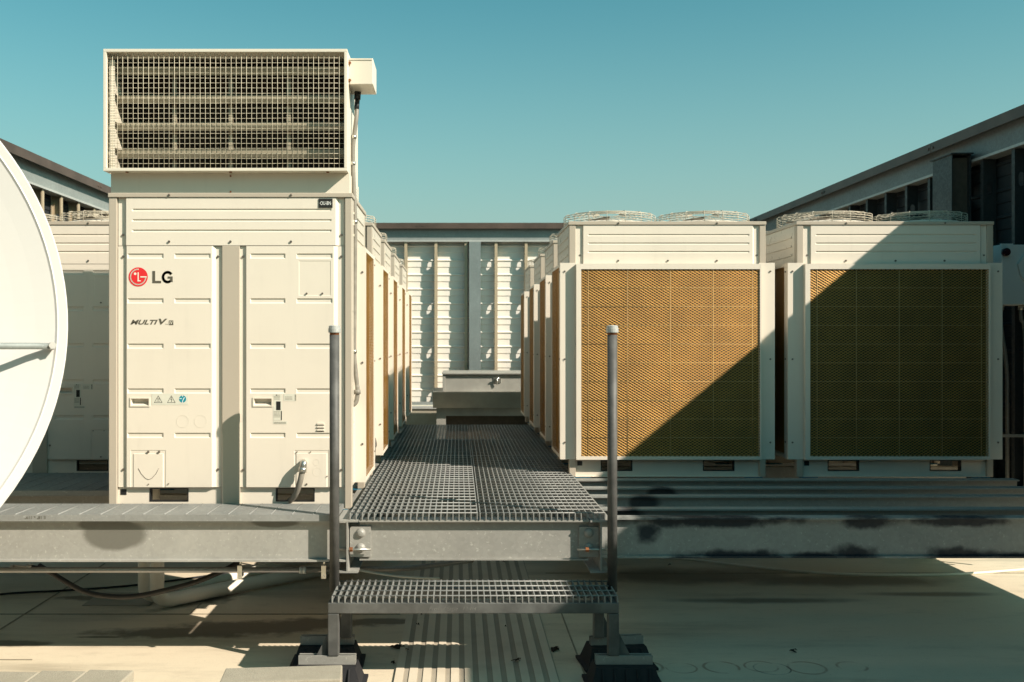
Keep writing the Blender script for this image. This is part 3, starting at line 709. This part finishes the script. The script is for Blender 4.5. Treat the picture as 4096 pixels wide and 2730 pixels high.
rods = (('threaded rod with a rusty nut tying the left pole to the walkway beam', PX(772, 4.9), PX(852, 4.88), PX(806, 4.88)), ('threaded rod with a rusty nut tying the right pole to the walkway beam', PX(1327, 4.88), PX(1405, 4.9), PX(1350, 4.88)))
for lab, xa, xb, xn in rods:
    t_ = thing('threaded_rod', lab, 'rod', ((xa+xb)/2, 4.893, PZ(1263, 4.893)), 'threaded rods at the pole clamps')
    b = MB(); z = PZ(1263, 4.893); b.tube([(xa, 4.893, z), (xb, 4.893, z)], .0052, 8); b.build('rod', M['chrome'], t_)
    b = MB(); b.tube([(xn-.008, 4.893, z), (xn+.008, 4.893, z)], .012, 6, smooth=False); b.build('nut', M['rust'], t_)

# platform plank and beam on the left
GPL = 'close-mesh grating planks along the left platform'
def plank(b, x0, x1, y0, y1, z, h=.033, band=True):
    y = y0+.008
    while y < y1:
        b.box(x0, x1, y, y+.0095, z-.026, z-.0002); y += .0158
    b.box(x0, x1, y0, y0+.006, z-h, z-.001)
    x = x0+.05
    while x < x1:
        b.tube([(x, y0+.002, z+.0008), (x, y1, z+.0004)], .0024, 6); x += .1066
LX0 = -6.0
lpatch = [(PX(230, 4.87)+2.0, 0, .15, .05), (PX(640, 4.87)+2.0, 0, .14, .05)]
LB = PX(752, 4.9)+.01
mp = galv('plank_steel', .25, .37, (1, .99, .92), .2, .5, [(PX(255, 4.87), 4.87, .2, .02), (PX(670, 4.87), 4.87, .18, .02)])
b = MB(); plank(b, LX0, -.612, 4.87, 5.195, PT)
o = solo(b, 'grating_plank', M['grate'], 'long grating plank under the big unit, in full sun', 'grating', (-2, 5.1, PT-.033), GPL)
place_text('E 18" x 119"', .021, M['grey_print'], (PX(105, 4.868)+2, 4.869-5.1, .026), o, name='handwriting').rotation_euler.y = math.pi
b = MB(); plank(b, LX0, -1.95, 5.66, 6.42, PT)
solo(b, 'grating_plank', M['grate'], 'shaded grating plank at the foot of the half-hidden unit', 'grating', (-3, 5.9, PT-.033), GPL)
zb1 = PT-.0335
bo = (-2, 4.94, CZ-1.105)
def rel(u, v, Y, ru, rv): return (PX(u, Y)-bo[0], PZ(v, Y)-bo[2], ru*Y/F, rv*Y/F)
ML = galv('left_beam_steel', .27, .42, (1, .975, .88), .1, .5, [rel(262, 1228, 4.9, 70, 38), rel(240, 1206, 4.9, 60, 16), rel(632, 1201, 4.9, 55, 12)], (.165, .16, .135), .16, .2)
b = MB(); xbeam(b, 4.905, LX0, -.565, CZ-1.105, zb1, .028, .05)
solo(b, 'steel_beam', ML, 'sunlit galvanised beam with an oval grey paint patch, left of the walkway', 'beam', bo, 'steel beams of the platform')
for (y, lab) in ((5.72, 'shaded beam under the plank of the half-hidden unit'), (6.6, 'beam under the middle of the left-hand unit rows')):
    b = MB(); xbeam(b, y, LX0, -.565, CZ-1.105, zb1); solo(b, 'steel_beam', M['galv'], lab, 'beam', (-2, y, CZ-1.105), 'steel beams of the platform')
for i, y in enumerate((7.0, 8.2, 9.4, 10.5)):
    b = MB(); xbeam(b, y, LX0, -.565, CZ-1.105, PT-.02); solo(b, 'steel_beam', M['galv'], ['beam behind the hooded unit', 'beam two units behind the hooded unit', 'beam three units behind the hooded unit', 'beam under the farthest left-hand unit'][i], 'beam', (-2, y, CZ-1.105), 'steel beams of the platform')
# right-hand beams with cold-zinc paint blotches
RB0, RB1 = .722, 3.98
ro = (2.5, 4.97, CZ-1.10)
def rrel(u, v, ru, rv, Y=5.0): return (PX(u, Y)-ro[0], PZ(v, Y)-ro[2], ru*Y/F, rv*Y/F)
pts = [rrel(1485, 1222, 27, 24), rrel(1640, 1196, 190, 14), rrel(1990, 1200, 52, 16), rrel(2200, 1196, 110, 12), rrel(1700, 1278, 110, 15), rrel(1960, 1272, 50, 20), rrel(1860, 1280, 70, 12), rrel(2210, 1276, 80, 18), rrel(2330, 1280, 60, 10), rrel(1590, 1282, 50, 8)]
MR = galv('right_beam_steel', .24, .40, (.98, 1, .93), .15, .55, pts, (.03, .036, .045), .45, .95)
b = MB(); xbeam(b, 4.99, RB0, RB1, CZ-1.105, PT-.033, .03, .05)
solo(b, 'steel_beam', MR, 'front right-hand beam blotched with dark zinc paint, right of the step', 'beam', ro, 'steel beams of the platform')
for i, y in enumerate((5.25, 5.68, 6.0, 6.27, 6.9)):
    b = MB(); xbeam(b, y, RB0, RB1 if y < 6.2 else 3.6, CZ-1.10, PT-.033+(.012 if i > 2 else 0), .03, .05)
    mm = galv('beam_steel_b', .22, .36, (.98, 1, .93), .15, .55, [(PX(1440+40*i, y)-2.5, .16, .09, .05)], (.05, .055, .06), .3, .3) if i < 3 else M['galv']
    solo(b, 'steel_beam', mm, ['second right-hand beam, just behind the blotched one', 'third right-hand beam, midway between blotched beam and units', 'fourth right-hand beam, last bare one before the units', 'beam under the front edge of the two front right-hand units', 'beam under the back of the two front right-hand units'][i], 'beam', (2.5, y, CZ-1.10), 'steel beams of the platform')
for i, y in enumerate((7.5, 8.7, 9.9)):
    b = MB(); xbeam(b, y, RB0, 3.6, CZ-1.10, PT-.02); solo(b, 'steel_beam', M['galv'], ['beam under the first unit behind the shadowed one', 'beam under the second unit behind the shadowed one', 'beam under the farthest right-hand unit'][i], 'beam', (2.5, y, CZ-1.10), 'steel beams of the platform')

# ------------------------------------------------------------------ step, poles, feet
SY0, SY1, SZ = 4.635, 4.965, CZ-1.215
sx0, sx1 = PX(762, SY0), PX(1420.5, SY0)
stp = thing('access_step', 'grey steel step with open grating tread below the walkway end', 'step', ((sx0+sx1)/2, (SY0+SY1)/2, 0))
b = MB(); grating(b, sx0, sx1, SY0, SY1, SZ, rod=.0935, t=.0052, rods_r=.0042, first=.02); b.build('tread', M['grate'], stp)
b = MB(); fz1, fz0 = SZ-.0305, SZ-.082; lx0, lx1 = PX(753, SY0), PX(1423, SY0); tw = .052
b.box(lx0, lx1, SY0, SY0+tw, fz0, fz1); b.box(lx0+.02, lx1-.02, SY1-tw, SY1, fz0, fz1); b.box(lx0, lx0+tw, SY0+tw, SY1-tw, fz0, fz1-.001); b.box(lx1-tw, lx1, SY0+tw, SY1-tw, fz0, fz1-.001)
fr = b.build('step_frame', M['tube'], stp, bevel=.004)
try:
    place_text('Pros of Eagle   12 1/4"', .026, M['chalk'], (PX(985, SY0)-((sx0+sx1)/2), SY0-.0012-(SY0+SY1)/2, fz0+.016), fr, name='chalk_writing', shear=.3)
except Exception as e: print(e)
zf = .145
for (xa, ya) in ((lx0, SY0), (lx1-tw, SY0), (lx0+.03, SY1-tw), (lx1-tw-.03, SY1-tw)):
    b = MB(); b.box(xa, xa+tw, ya+.0005, ya+tw-.0005, zf+.0, fz0-.0005); lg = b.build('leg', M['tube'], stp, bevel=.004)
    s = -1 if xa < 0 else 1; xe = xa if s < 0 else xa+tw
    b = MB(); b.prism([(xe, zf), (xe+s*.055, zf), (xe+s*.05, zf+.01), (xe, zf+.11)], 'y', ya+.02, ya+.026); b.build('gusset', M['tube'], lg)
FT = [(PX(751, SY0)-.0, SY0+.026, 0, 'black rubber foot with strut under the step front left leg'), (PX(1435, SY0), SY0+.026, 0, 'black rubber foot with strut under the step front right leg'),
      (PX(753, SY1), SY1+.0, .02, 'black rubber foot with strut under the step rear left leg'), (PX(1416, SY1), SY1+.0, .1, 'black rubber foot with strut under the step rear right leg')]
def make_foot():
    t_ = thing('support_foot', 'x', 'foot', (0, 0, 0), 'rubber feet under the access step'); t_['_o'] = (0, 0, 0)
    b = MB(); L = .140
    def sec(hx, hy, z): return [(-hx, -hy, z), (hx, -hy, z), (hx, hy, z), (-hx, hy, z)]
    S = [sec(L+.045, .12, 0), sec(L+.045, .12, .012), sec(L+.026, .098, .02), sec(L, .062, .103)]
    for a, c in zip(S, S[1:]):
        for k in range(4): b.face([a[k], a[(k+1) % 4], c[(k+1) % 4], c[k]])
    b.face(S[-1]); 
    for k in range(-2, 3):
        b.prism([(-.121, .014), (-.098, .021), (-.066, .098), (-.071, .098)], 'x', k*.055-.004, k*.055+.004)
    b.build('rubber_base', M['rubber'], t_, bevel=.004)
    b = MB(); b.box(-L+.004, L-.004, -.021, .021, .104, .107); b.box(-L+.004, L-.004, -.021, -.018, .107, .145); b.box(-L+.004, L-.004, .018, .021, .107, .145); b.box(-L+.004, L-.004, -.018, -.009, .142, .145); b.box(-L+.004, L-.004, .009, .018, .142, .145)
    b.build('strut', M['galv'], t_)
    return t_
ft = make_foot()
for i, (x, y, rz, lab) in enumerate(FT):
    o = ft if i == 0 else copy_tree(ft); o.location = (x, y, 0); o.rotation_euler.z = rz; tag(o, lab, 'foot', 'rubber feet under the access step')
for (x, lab) in ((PX(768.5, 4.852), 'grey steel pole with cap at the left side of the step'), (PX(1407, 4.852), 'grey steel pole with cap at the right side of the step')):
    t_ = thing('guard_pole', lab, 'pole', (x, 4.852, SZ-.0305), 'capped poles at the step')
    b = MB(); zt = PZ(770, 4.852); b.tube([(x, 4.852, SZ-.0305), (x, 4.852, zt)], .0243, 20); b.build('pipe', M['pipe'], t_)
    b = MB(); b.tube([(x, 4.852, zt), (x, 4.852, zt+.012)], .0236, 20); b.build('bare_thread', M['rust'], t_)
    b = MB(); z2 = zt+.011; prof = [(.030, 0), (.031, .003), (.031, .022), (.0285, .024), (.0285, .032), (.024, .036), (.001, .0375)]
    for (ra, za), (rb, zb) in zip(prof, prof[1:]):
        for k in range(20):
            a, a2 = 2*math.pi*k/20, 2*math.pi*(k+1)/20
            b.face([(x+ra*math.cos(a), 4.852+ra*math.sin(a), z2+za), (x+ra*math.cos(a2), 4.852+ra*math.sin(a2), z2+za), (x+rb*math.cos(a2), 4.852+rb*math.sin(a2), z2+zb), (x+rb*math.cos(a), 4.852+rb*math.sin(a), z2+zb)], 0, True)
    b.disc((x, 4.852, z2), .030, 'z', 0, 20)
    b.build('cap', M['galv_pale'], t_)

# ------------------------------------------------------------------ satellite dish
dr = 1.076; dc = Vector((-2.333, 3.0, CZ+.1016)); DR = Matrix.Rotation(R(35), 4, 'Z') @ Matrix.Rotation(R(-9), 4, 'X')
def DW(x, y, z): return tuple(dc + DR @ Vector((x, y, z)))
ds = thing('satellite_dish', 'large white satellite dish cut off by the left edge', 'dish', (dc.x, dc.y, 0))
DEP, Rin, NR, NA = .24, dr*.962, 16, 120
def bowl(r, a, off=0): return DW(r*math.cos(a), DEP*(1-(r/Rin)**2)+.012+off, r*math.sin(a))
b = MB()
for i in range(NR):
    for k in range(NA):
        a, a2 = 2*math.pi*k/NA, 2*math.pi*(k+1)/NA; r0, r1 = Rin*i/NR, Rin*(i+1)/NR
        f_ = [bowl(r0, a), bowl(r1, a), bowl(r1, a2), bowl(r0, a2)]; g_ = [bowl(r0, a, .012), bowl(r1, a, .012), bowl(r1, a2, .012), bowl(r0, a2, .012)]
        if i == 0: f_ = f_[:3]; g_ = g_[:3]
        b.face(f_, 0, True); b.face(g_[::-1], 0, True)
b.build('reflector', M['dish'], ds)
b = MB(); prof = [(Rin-.002, .014), (Rin+.005, .004), (Rin+.010, .005), (dr-.005, -.004), (dr, -.002), (dr, .042), (dr-.006, .042), (dr-.012, .03), (Rin, .027)]
for (ra, ya), (rb, yb2) in zip(prof, prof[1:]):
    for k in range(NA):
        a, a2 = 2*math.pi*k/NA, 2*math.pi*(k+1)/NA
        b.face([DW(ra*math.cos(a), ya, ra*math.sin(a)), DW(ra*math.cos(a2), ya, ra*math.sin(a2)), DW(rb*math.cos(a2), yb2, rb*math.sin(a2)), DW(rb*math.cos(a), yb2, rb*math.sin(a))], 0, True)
b.build('rim', M['dish'], ds)
am = -.120; pa = (Rin*.985*math.cos(am), -.006, Rin*.985*math.sin(am))
b = MB(); b.tube([DW(pa[0]+.008, -.004, pa[2]), DW(pa[0]-.05, -.016, pa[2]+.0), DW(pa[0]-.3, -.10, pa[2]-.012), DW(.06, -.42, -.155)], .0125, 10)
fa = b.build('feed_arm', M['galv_dull'], ds)
b = MB(); b.tube([DW(pa[0], -.03, pa[2]), DW(pa[0], .012, pa[2])], .014, 6, smooth=False); b.build('bolt', M['galv'], fa)
b = MB(); b.tube([DW(0, -.50, -.155), DW(0, -.34, -.155)], [.05, .03], 14); b.build('feed_horn', M['dish'], ds)
b = MB(); q = DW(0, DEP+.12, 0); b.tube([(q[0], q[1], .02), (q[0], q[1], q[2]+.1)], .055, 16); b.tube([DW(0, DEP+.02, 0), DW(0, DEP+.14, 0)], .12, 14); b.box(q[0]-.45, q[0]+.3, q[1]-.4, q[1]+.4, .0, .03); b.build('mast', M['galv'], ds)

# ------------------------------------------------------------------ roof hatch at the end of the walkway
ht = thing('roof_hatch', 'grey metal roof hatch box closing the far end of the walkway', 'hatch', (.4, 11.2, 0))
Y1, Y2, Y3 = 12.25, 12.30, 12.5
b = MB(); za, zb = PZ(901, Y1), PZ(940, Y1); xa = PX(994, Y1)
b.prism([(Y1, za), (Y1+.17, zb), (13.4, zb), (13.4, za)], 'x', xa, 1.15); b.build('skirt', M['hatch'], ht)
b = MB(); zt = PZ(857, Y2); x0 = PX(1017, Y2); zq = za+.001
b.box(x0-.01, 1.1, Y2-.02, 13.35, zt-.02, zt); b.box(x0, x0+.035, Y2, Y2+.03, zq, zt-.021); b.box(x0+.035, 1.1, Y2+.02, 13.3, zq, zt-.021); ub = b.build('lid_box', M['hatch'], ht, bevel=.004)
b = MB(); c = (PX(1142, Y2), Y2+.01, PZ(875, Y2)); b.box(c[0]-.045, c[0]+.05, Y2+.01, Y2+.029, c[2]-.03, c[2]+.04); b.tube([(c[0]-.03, Y2-.02, c[2]+.02), (c[0]+.03, Y2-.02, c[2]+.03)], .012, 8); b.tube([(c[0], Y2-.02, c[2]+.02), (c[0], Y2-.01, c[2]-.05)], .010, 8); b.tube([(c[0], Y2-.02, c[2]+.025), (c[0], Y2+.02, c[2]+.025)], .012, 8); b.build('latch', M['chrome'], ub)
b = MB(); b.box(PX(1003, Y3), 1.0, Y3, 13.3, PZ(956, Y3), zb-.001); b.box(PX(1003, Y3), PX(1003, Y3)+.12, Y3, 13.3, 0, PZ(956, Y3)); b.box(.9, 1.0, Y3, 13.3, 0, PZ(956, Y3)); b.box(PX(1003, Y3)+.12, .9, 13.2, 13.29, 0, PZ(956, Y3)); b.build('neck', M['hatch'], ht)
b = MB(); b.box(PX(1003, Y3)+.121, .899, Y3+.12, Y3+.13, .002, PZ(956, Y3)-.002); b.build('dark_opening', M['dark_lining'], ht)  # dark sheet put in for the shade in the gap below the neck

# ------------------------------------------------------------------ disconnect switch on the right
sw = thing('disconnect_switch', 'grey switch box with dark red knob on the shaded wall', 'switch box', (4.0, 7.1, PZ(700, 6.9)))
z0, z1 = PZ(700, 6.9), PZ(562, 6.9)
b = MB(); b.box(3.855, 4.12, 6.92, 7.15, z0, z1); en = b.build('enclosure', M['switch'], sw, bevel=.004)
b = MB(); b.box(3.85, 3.935, 6.9, 6.9195, z0, z1+.006); b.prism([(3.97, z1-.14), (4.03, z1-.06), (4.12, z1-.06), (4.12, z1-.2), (4.03, z1-.27), (3.99, z1-.22)], 'y', 6.90, 6.9195); b.build('cover_plate', M['switch'], en)
b = MB(); b.tube([(3.875, 6.87, PZ(580, 6.9)), (3.875, 6.9, PZ(580, 6.9))], .027, 16); b.tube([(3.875, 6.862, PZ(580, 6.9)), (3.875, 6.87, PZ(580, 6.9))], .020, 12); b.build('knob', M['knob'], en)
b = MB(); b.tube(smooth_path([(3.905, 7.0, z0+.01), (3.905, 7.0, z0-.15), (3.945, 7.0, z0-.45), (3.95, 7.0, z0-.8), (3.95, 7.0, .25)], 5), .0135, 10); b.build('conduit', M['emt'], sw)
b = MB(); b.tube(smooth_path([(4.05, 7.0, z0+.01), (4.05, 7.0, z0-.1), (4.08, 7.0, z0-.3), (4.08, 7.0, .25)], 5), .0135, 10); b.build('conduit', M['emt'], sw)
b = MB()
for z in (z0-.95,): b.box(3.90, 4.1, 6.985, 7.0, z, z+.02)
b.build('clamp', M['galv'], sw)
b = MB(); b.tube([(3.905, 7.0, z0-.035), (3.905, 7.0, z0)], .021, 10); b.tube([(4.05, 7.0, z0-.035), (4.05, 7.0, z0)], .021, 10); b.build('connector', M['chrome'], sw)

# ------------------------------------------------------------------ pipes, hoses, cables
t_ = thing('conduit_run', 'long straight conduit strapped below the sunlit left-hand beam', 'conduit', (-2, 4.95, CZ-1.17))
b = MB(); z = PZ(1311.5, 4.95); b.tube([(LX0, 4.95, z), (-.62, 4.95, z+.004)], .0142, 12); b.build('conduit_body', M['emt'], t_)
for u_ in (553, 745):
    b = MB(); x = PX(u_, 4.95); b.box(x-.012, x+.012, 4.931, 4.969, z-.028, z+.019); b.box(x-.012, x+.012, 4.926, 4.931, z-.036, z+.03); b.box(x-.004, x+.004, 4.945, 4.955, z+.019, CZ-1.105); b.tube([(x, 4.92, z-.027), (x, 4.926, z-.027)], .007, 6, smooth=False); b.build('pipe_clamp', M['chrome'], t_)
for u_ in (692, 700):
    b = MB(); x = PX(u_, 4.95); b.tube([(x-.008, 4.95, z+.003), (x+.008, 4.95, z+.003)], .0195, 12); b.build('coupling', M['galv_pale'], t_)
t_ = thing('cable_connector', 'grey cable fitting above the conduit near the dish edge', 'fitting', P(50, 1303, 5.1))
b = MB(); b.tube([P(25, 1303, 5.1), P(32, 1303, 5.1)], .014, 8); b.tube([P(32, 1303, 5.1), P(66, 1303, 5.1)], .011, 10); b.tube([P(64, 1302.5, 5.1), P(74, 1302, 5.1)], .015, 8); b.build('fitting_body', M['chrome'], t_)
b = MB(); b.tube(smooth_path([P(72, 1302, 5.1), P(95, 1305, 5.12), P(112, 1308, 5.14)], 4), .008, 8); b.build('cable_end', M['black'], t_)
b = MB(); b.tube(smooth_path([P(90, 1300, 5.25), P(120, 1318, 5.22), P(190, 1358, 5.2), P(255, 1371, 5.18), P(315, 1370, 5.18), P(380, 1357, 5.2), P(455, 1336, 5.25), P(520, 1308, 5.3), P(548, 1292, 5.35)], 7), .0142, 10)
solo(b, 'black_hose', M['hose'], 'sagging black hose looping below the left-hand beam', 'hose', P(290, 1371, 5.18))
for (u_, lab, rr_, Yp) in ((331, 'thinner left one of two white drain pipes dropping behind the beam', .037, 6.03), (361, 'thicker white drain pipe whose elbow turns away along the roof', .043, 5.95)):
    b = MB(); x = PX(u_, Yp); zb_ = .05
    if rr_ > .04:
        pth = [(x, Yp, PT-.2), (x, Yp, zb_+.10)] + [(x+.06*(1-math.cos(R(a))), Yp+.055*(1-math.cos(R(a))), zb_+.075-.075*math.sin(R(a))) for a in range(0, 91, 18)] + [(PX(560, 6.38), 6.38, .05), (-.80, 6.95, .05)]
    else:
        pth = [(x, Yp, PT-.2), (x, Yp, zb_+.10)] + [(x+.06*(1-math.cos(R(a))), Yp+.075*(1-math.cos(R(a))), zb_+.075-.075*math.sin(R(a))) for a in range(0, 91, 18)] + [(x+.3, Yp+.4, .045), (-.9, 7.5, .045)]
    b.tube(pth, rr_, 16); solo(b, 'drain_pipe', M['white_pvc'], lab, 'pipe', (x, Yp, 0), 'white drain pipes below the left-hand units')
b = MB(); x = PX(375, 5.5); b.tube([(x-.04, 5.4, PT-.02), (x-.04, 5.4, PT+.1)], .05, 16); b.build('pipe_stub', M['white_pvc'], None)
o = [q for q in bpy.data.objects if q.name == 'pipe_stub'][0]; tag(o, 'pale pipe stub seen in the left lift slot of the big unit', 'pipe')
for xx, lab in ((PX(2155, 7.1), 'left one of two pale riser pipes lit behind the shaded unit lift slot'), (PX(2185, 7.1), 'right one of two pale riser pipes lit behind the shaded unit lift slot')):
    b = MB(); b.tube([(xx, 7.4, 0.0), (xx, 7.4, PT+.5)], .045, 14); solo(b, 'riser_pipe', M['white_pvc'], lab, 'pipe', (xx, 7.4, 0), 'riser pipes behind the shaded unit')
b = MB(); b.tube(smooth_path([(PX(u_, CZ*F/(v_-V0)), CZ*F/(v_-V0), .0095) for u_, v_ in ((1500, 1283), (1581, 1288), (1722, 1305), (1875, 1319), (2008, 1324), (2186, 1323), (2353, 1312), (2600, 1290))], 8), .0098, 8)
solo(b, 'white_cable', M['white_pvc'], 'thin pale cable curving across the shaded roof at right', 'cable', (2.9, 6.68, 0))
b = MB(); b.tube(smooth_path([P(820, 1308, 5.3), P(900, 1308, 5.3), P(960, 1304, 5.35), P(1010, 1298, 5.5), P(1085, 1288, 5.7)], 6), .0145, 8)
solo(b, 'black_hose', M['emt'], 'dark conduit bending away below the walkway end beam', 'conduit', P(900, 1308, 5.3))
b = MB(); b.tube(smooth_path([P(805, 1307, 5.0), P(850, 1315, 5.05), P(900, 1323, 5.1), P(960, 1328, 5.15), P(1010, 1330, 5.2)], 6), .006, 8)
solo(b, 'white_cable', M['white_pvc'], 'thin pale cable sagging between the walkway beam and step tread', 'cable', P(900, 1323, 5.1))
b = MB(); b.tube(smooth_path([(-3.4, 6.0, .008), (PX(0, 6.3), 6.3, .008), (PX(150, 6.4), 6.4, .008), (PX(320, 6.55), 6.55, .008), (-1.6, 6.9, .008)], 6), .007, 6)
solo(b, 'black_cable', M['rubber'], 'thin black cable lying on the dim roof behind the hose', 'cable', (-2, 6.4, 0))

# ------------------------------------------------------------------ concrete blocks and litter
GB = 'concrete blocks lying near the camera'
def block(cx, cy, sx, sy, h, rz, lab, k):
    b = MB(); r = random.Random(k); n = (10, 6, 4); hx, hy = sx/2, sy/2
    b.box(-hx, hx, -hy, hy, 0, h); o = b.build('concrete_block', M['concrete'], None, (0, 0, 0), bevel=.006)
    o.location = (cx, cy, 0); o.rotation_euler.z = rz; tag(o, lab, 'block', GB)
block(PX(646, 4.3), 4.33, .525, .19, .168, R(5), 'lone concrete block in front of the step front left foot', 1)
x = PX(278, 4.22)
for k, lab in enumerate(('right-hand end block of the concrete row, nearest the step', 'middle concrete block of the row at the bottom left', 'concrete block at the bottom left corner of the picture')):
    block(x-.105-k*.208, 4.20-k*.012, .204, .36, .168, R(-3), lab, 5+k)
lf = [(915, 1490, .05, 'biggest dry leaf clump beside the ribbed walk pad'), (1275, 1493, .04, 'dry leaf on the right edge of the walk pad'), (1188, 1523, .028, 'dark sliver lying on the ribbed walk pad'), (1820, 1498, .035, 'flat dark shard on the shaded roof at right'),
      (936, 1500, .014, 'small crumb next to the leaf clump'), (960, 1442, .012, 'crumb on the left ridges of the pad'), (968, 1418, .012, 'crumb near the rear left of the pad'), (1162, 1446, .010, 'crumb at the centre of the walk pad'),
      (1158, 1296, .014, 'bits under the walkway end beam'), (1190, 1412, .016, 'crumb below the step tread centre'), (905, 1525, .018, 'twig scrap left of the pad near the block'), (1540, 1300, .02, 'dark scrap below the blotched beam')]
for i, (u_, v_, s_, lab) in enumerate(lf):
    Y = CZ*F/(v_-V0); x = PX(u_, Y); r = random.Random(i+20); s_ *= .75; b = MB()
    for q in range(5 if i < 2 else 2):
        a = r.uniform(0, 6.28); ox, oy = r.uniform(-s_, s_)*.6, r.uniform(-s_, s_)*.6; l = s_*r.uniform(.6, 1.1); w_ = l*r.uniform(.25, .5)
        ca, sa = math.cos(a), math.sin(a); tl = [(-l, 0, 0), (-l*.3, -w_, .008), (l*.6, -w_*.7, .012), (l, 0, .004), (l*.5, w_, .01), (-l*.4, w_*.8, .004)]
        top = [(ox+px*ca-py*sa, oy+px*sa+py*ca, .003+pz) for px, py, pz in tl]; bot = [(px, py, max(pz-.003, 0)) for px, py, pz in top]
        b.face(top); b.face(bot[::-1])
        for k in range(6): b.face([top[k], bot[k], bot[(k+1) % 6], top[(k+1) % 6]])
    o = b.build('dry_leaf', M['leaf'], None, (0, 0, 0)); o.location = (x, Y, .011 if -.31 < x < .49 else .0005); tag(o, lab, 'leaf litter', 'leaf scraps on the roof')

# ------------------------------------------------------------------ light, sky, camera
S = Vector((1.2, -.70, 1.0)).normalized()
ld = bpy.data.lights.new('sun', 'SUN'); ld.energy = 3.95; ld.angle = R(.5); ld.color = (1, .89, .765)
lo = bpy.data.objects.new('sun', ld); C.objects.link(lo); lo.rotation_euler = S.to_track_quat('Z', 'Y').to_euler(); lo.location = (8, -4, 9)
w = bpy.data.worlds.new('World'); bpy.context.scene.world = w; w.use_nodes = True; nt = w.node_tree
bg = nt.nodes['Background']; sk = nt.nodes.new('ShaderNodeTexSky'); sk.sky_type = 'NISHITA'; sk.sun_disc = False
sk.sun_elevation = math.asin(S.z); sk.sun_rotation = math.atan2(S.x, S.y); sk.air_density = 1.0; sk.dust_density = 1.0; sk.ozone_density = 2.5
mx = nt.nodes.new('ShaderNodeMix'); mx.data_type = 'RGBA'; mx.blend_type = 'MULTIPLY'; mx.inputs[0].default_value = 1
nt.links.new(sk.outputs[0], mx.inputs[6]); mx.inputs[7].default_value = (.45, .95, .69, 1)
tc = nt.nodes.new('ShaderNodeTexCoord'); sx_ = nt.nodes.new('ShaderNodeSeparateXYZ'); nt.links.new(tc.outputs['Generated'], sx_.inputs[0])
mr = nt.nodes.new('ShaderNodeMapRange'); mr.interpolation_type = 'LINEAR'; nt.links.new(sx_.outputs['Z'], mr.inputs[0])
mr.inputs[1].default_value = .36; mr.inputs[2].default_value = .05; mr.inputs[3].default_value = 0; mr.inputs[4].default_value = 1
hz = nt.nodes.new('ShaderNodeMix'); hz.data_type = 'RGBA'; pw = nt.nodes.new('ShaderNodeMath'); pw.operation = 'POWER'; pw.inputs[1].default_value = 1.6; nt.links.new(mr.outputs[0], pw.inputs[0]); nt.links.new(pw.outputs[0], hz.inputs[0]); nt.links.new(mx.outputs[2], hz.inputs[6]); hz.inputs[7].default_value = (2.55, 3.2, 2.95, 1)
nt.links.new(hz.outputs[2], bg.inputs[0]); bg.inputs[1].default_value = .079
cam = bpy.data.cameras.new('camera'); co = bpy.data.objects.new('camera', cam); C.objects.link(co)
co.location = (0, 0, CZ); co.rotation_euler = (R(90), 0, 0)
cam.sensor_width = 36; cam.lens = 36*F/2353; cam.shift_x = (1176.5-U0)/2353; cam.shift_y = (V0-784)/2353
cam.clip_start = .05; cam.clip_end = 500
cam.dof.use_dof = True; cam.dof.focus_distance = 5.2; cam.dof.aperture_fstop = 5.0
sc = bpy.context.scene; sc.camera = co
for o in bpy.data.objects:
    if '_o' in o: del o['_o']
vs = sc.view_settings; vs.view_transform = 'Standard'; vs.look = 'None'; vs.exposure = 1.0; vs.gamma = 1
sc.cycles.max_bounces = 6; sc.cycles.diffuse_bounces = 2
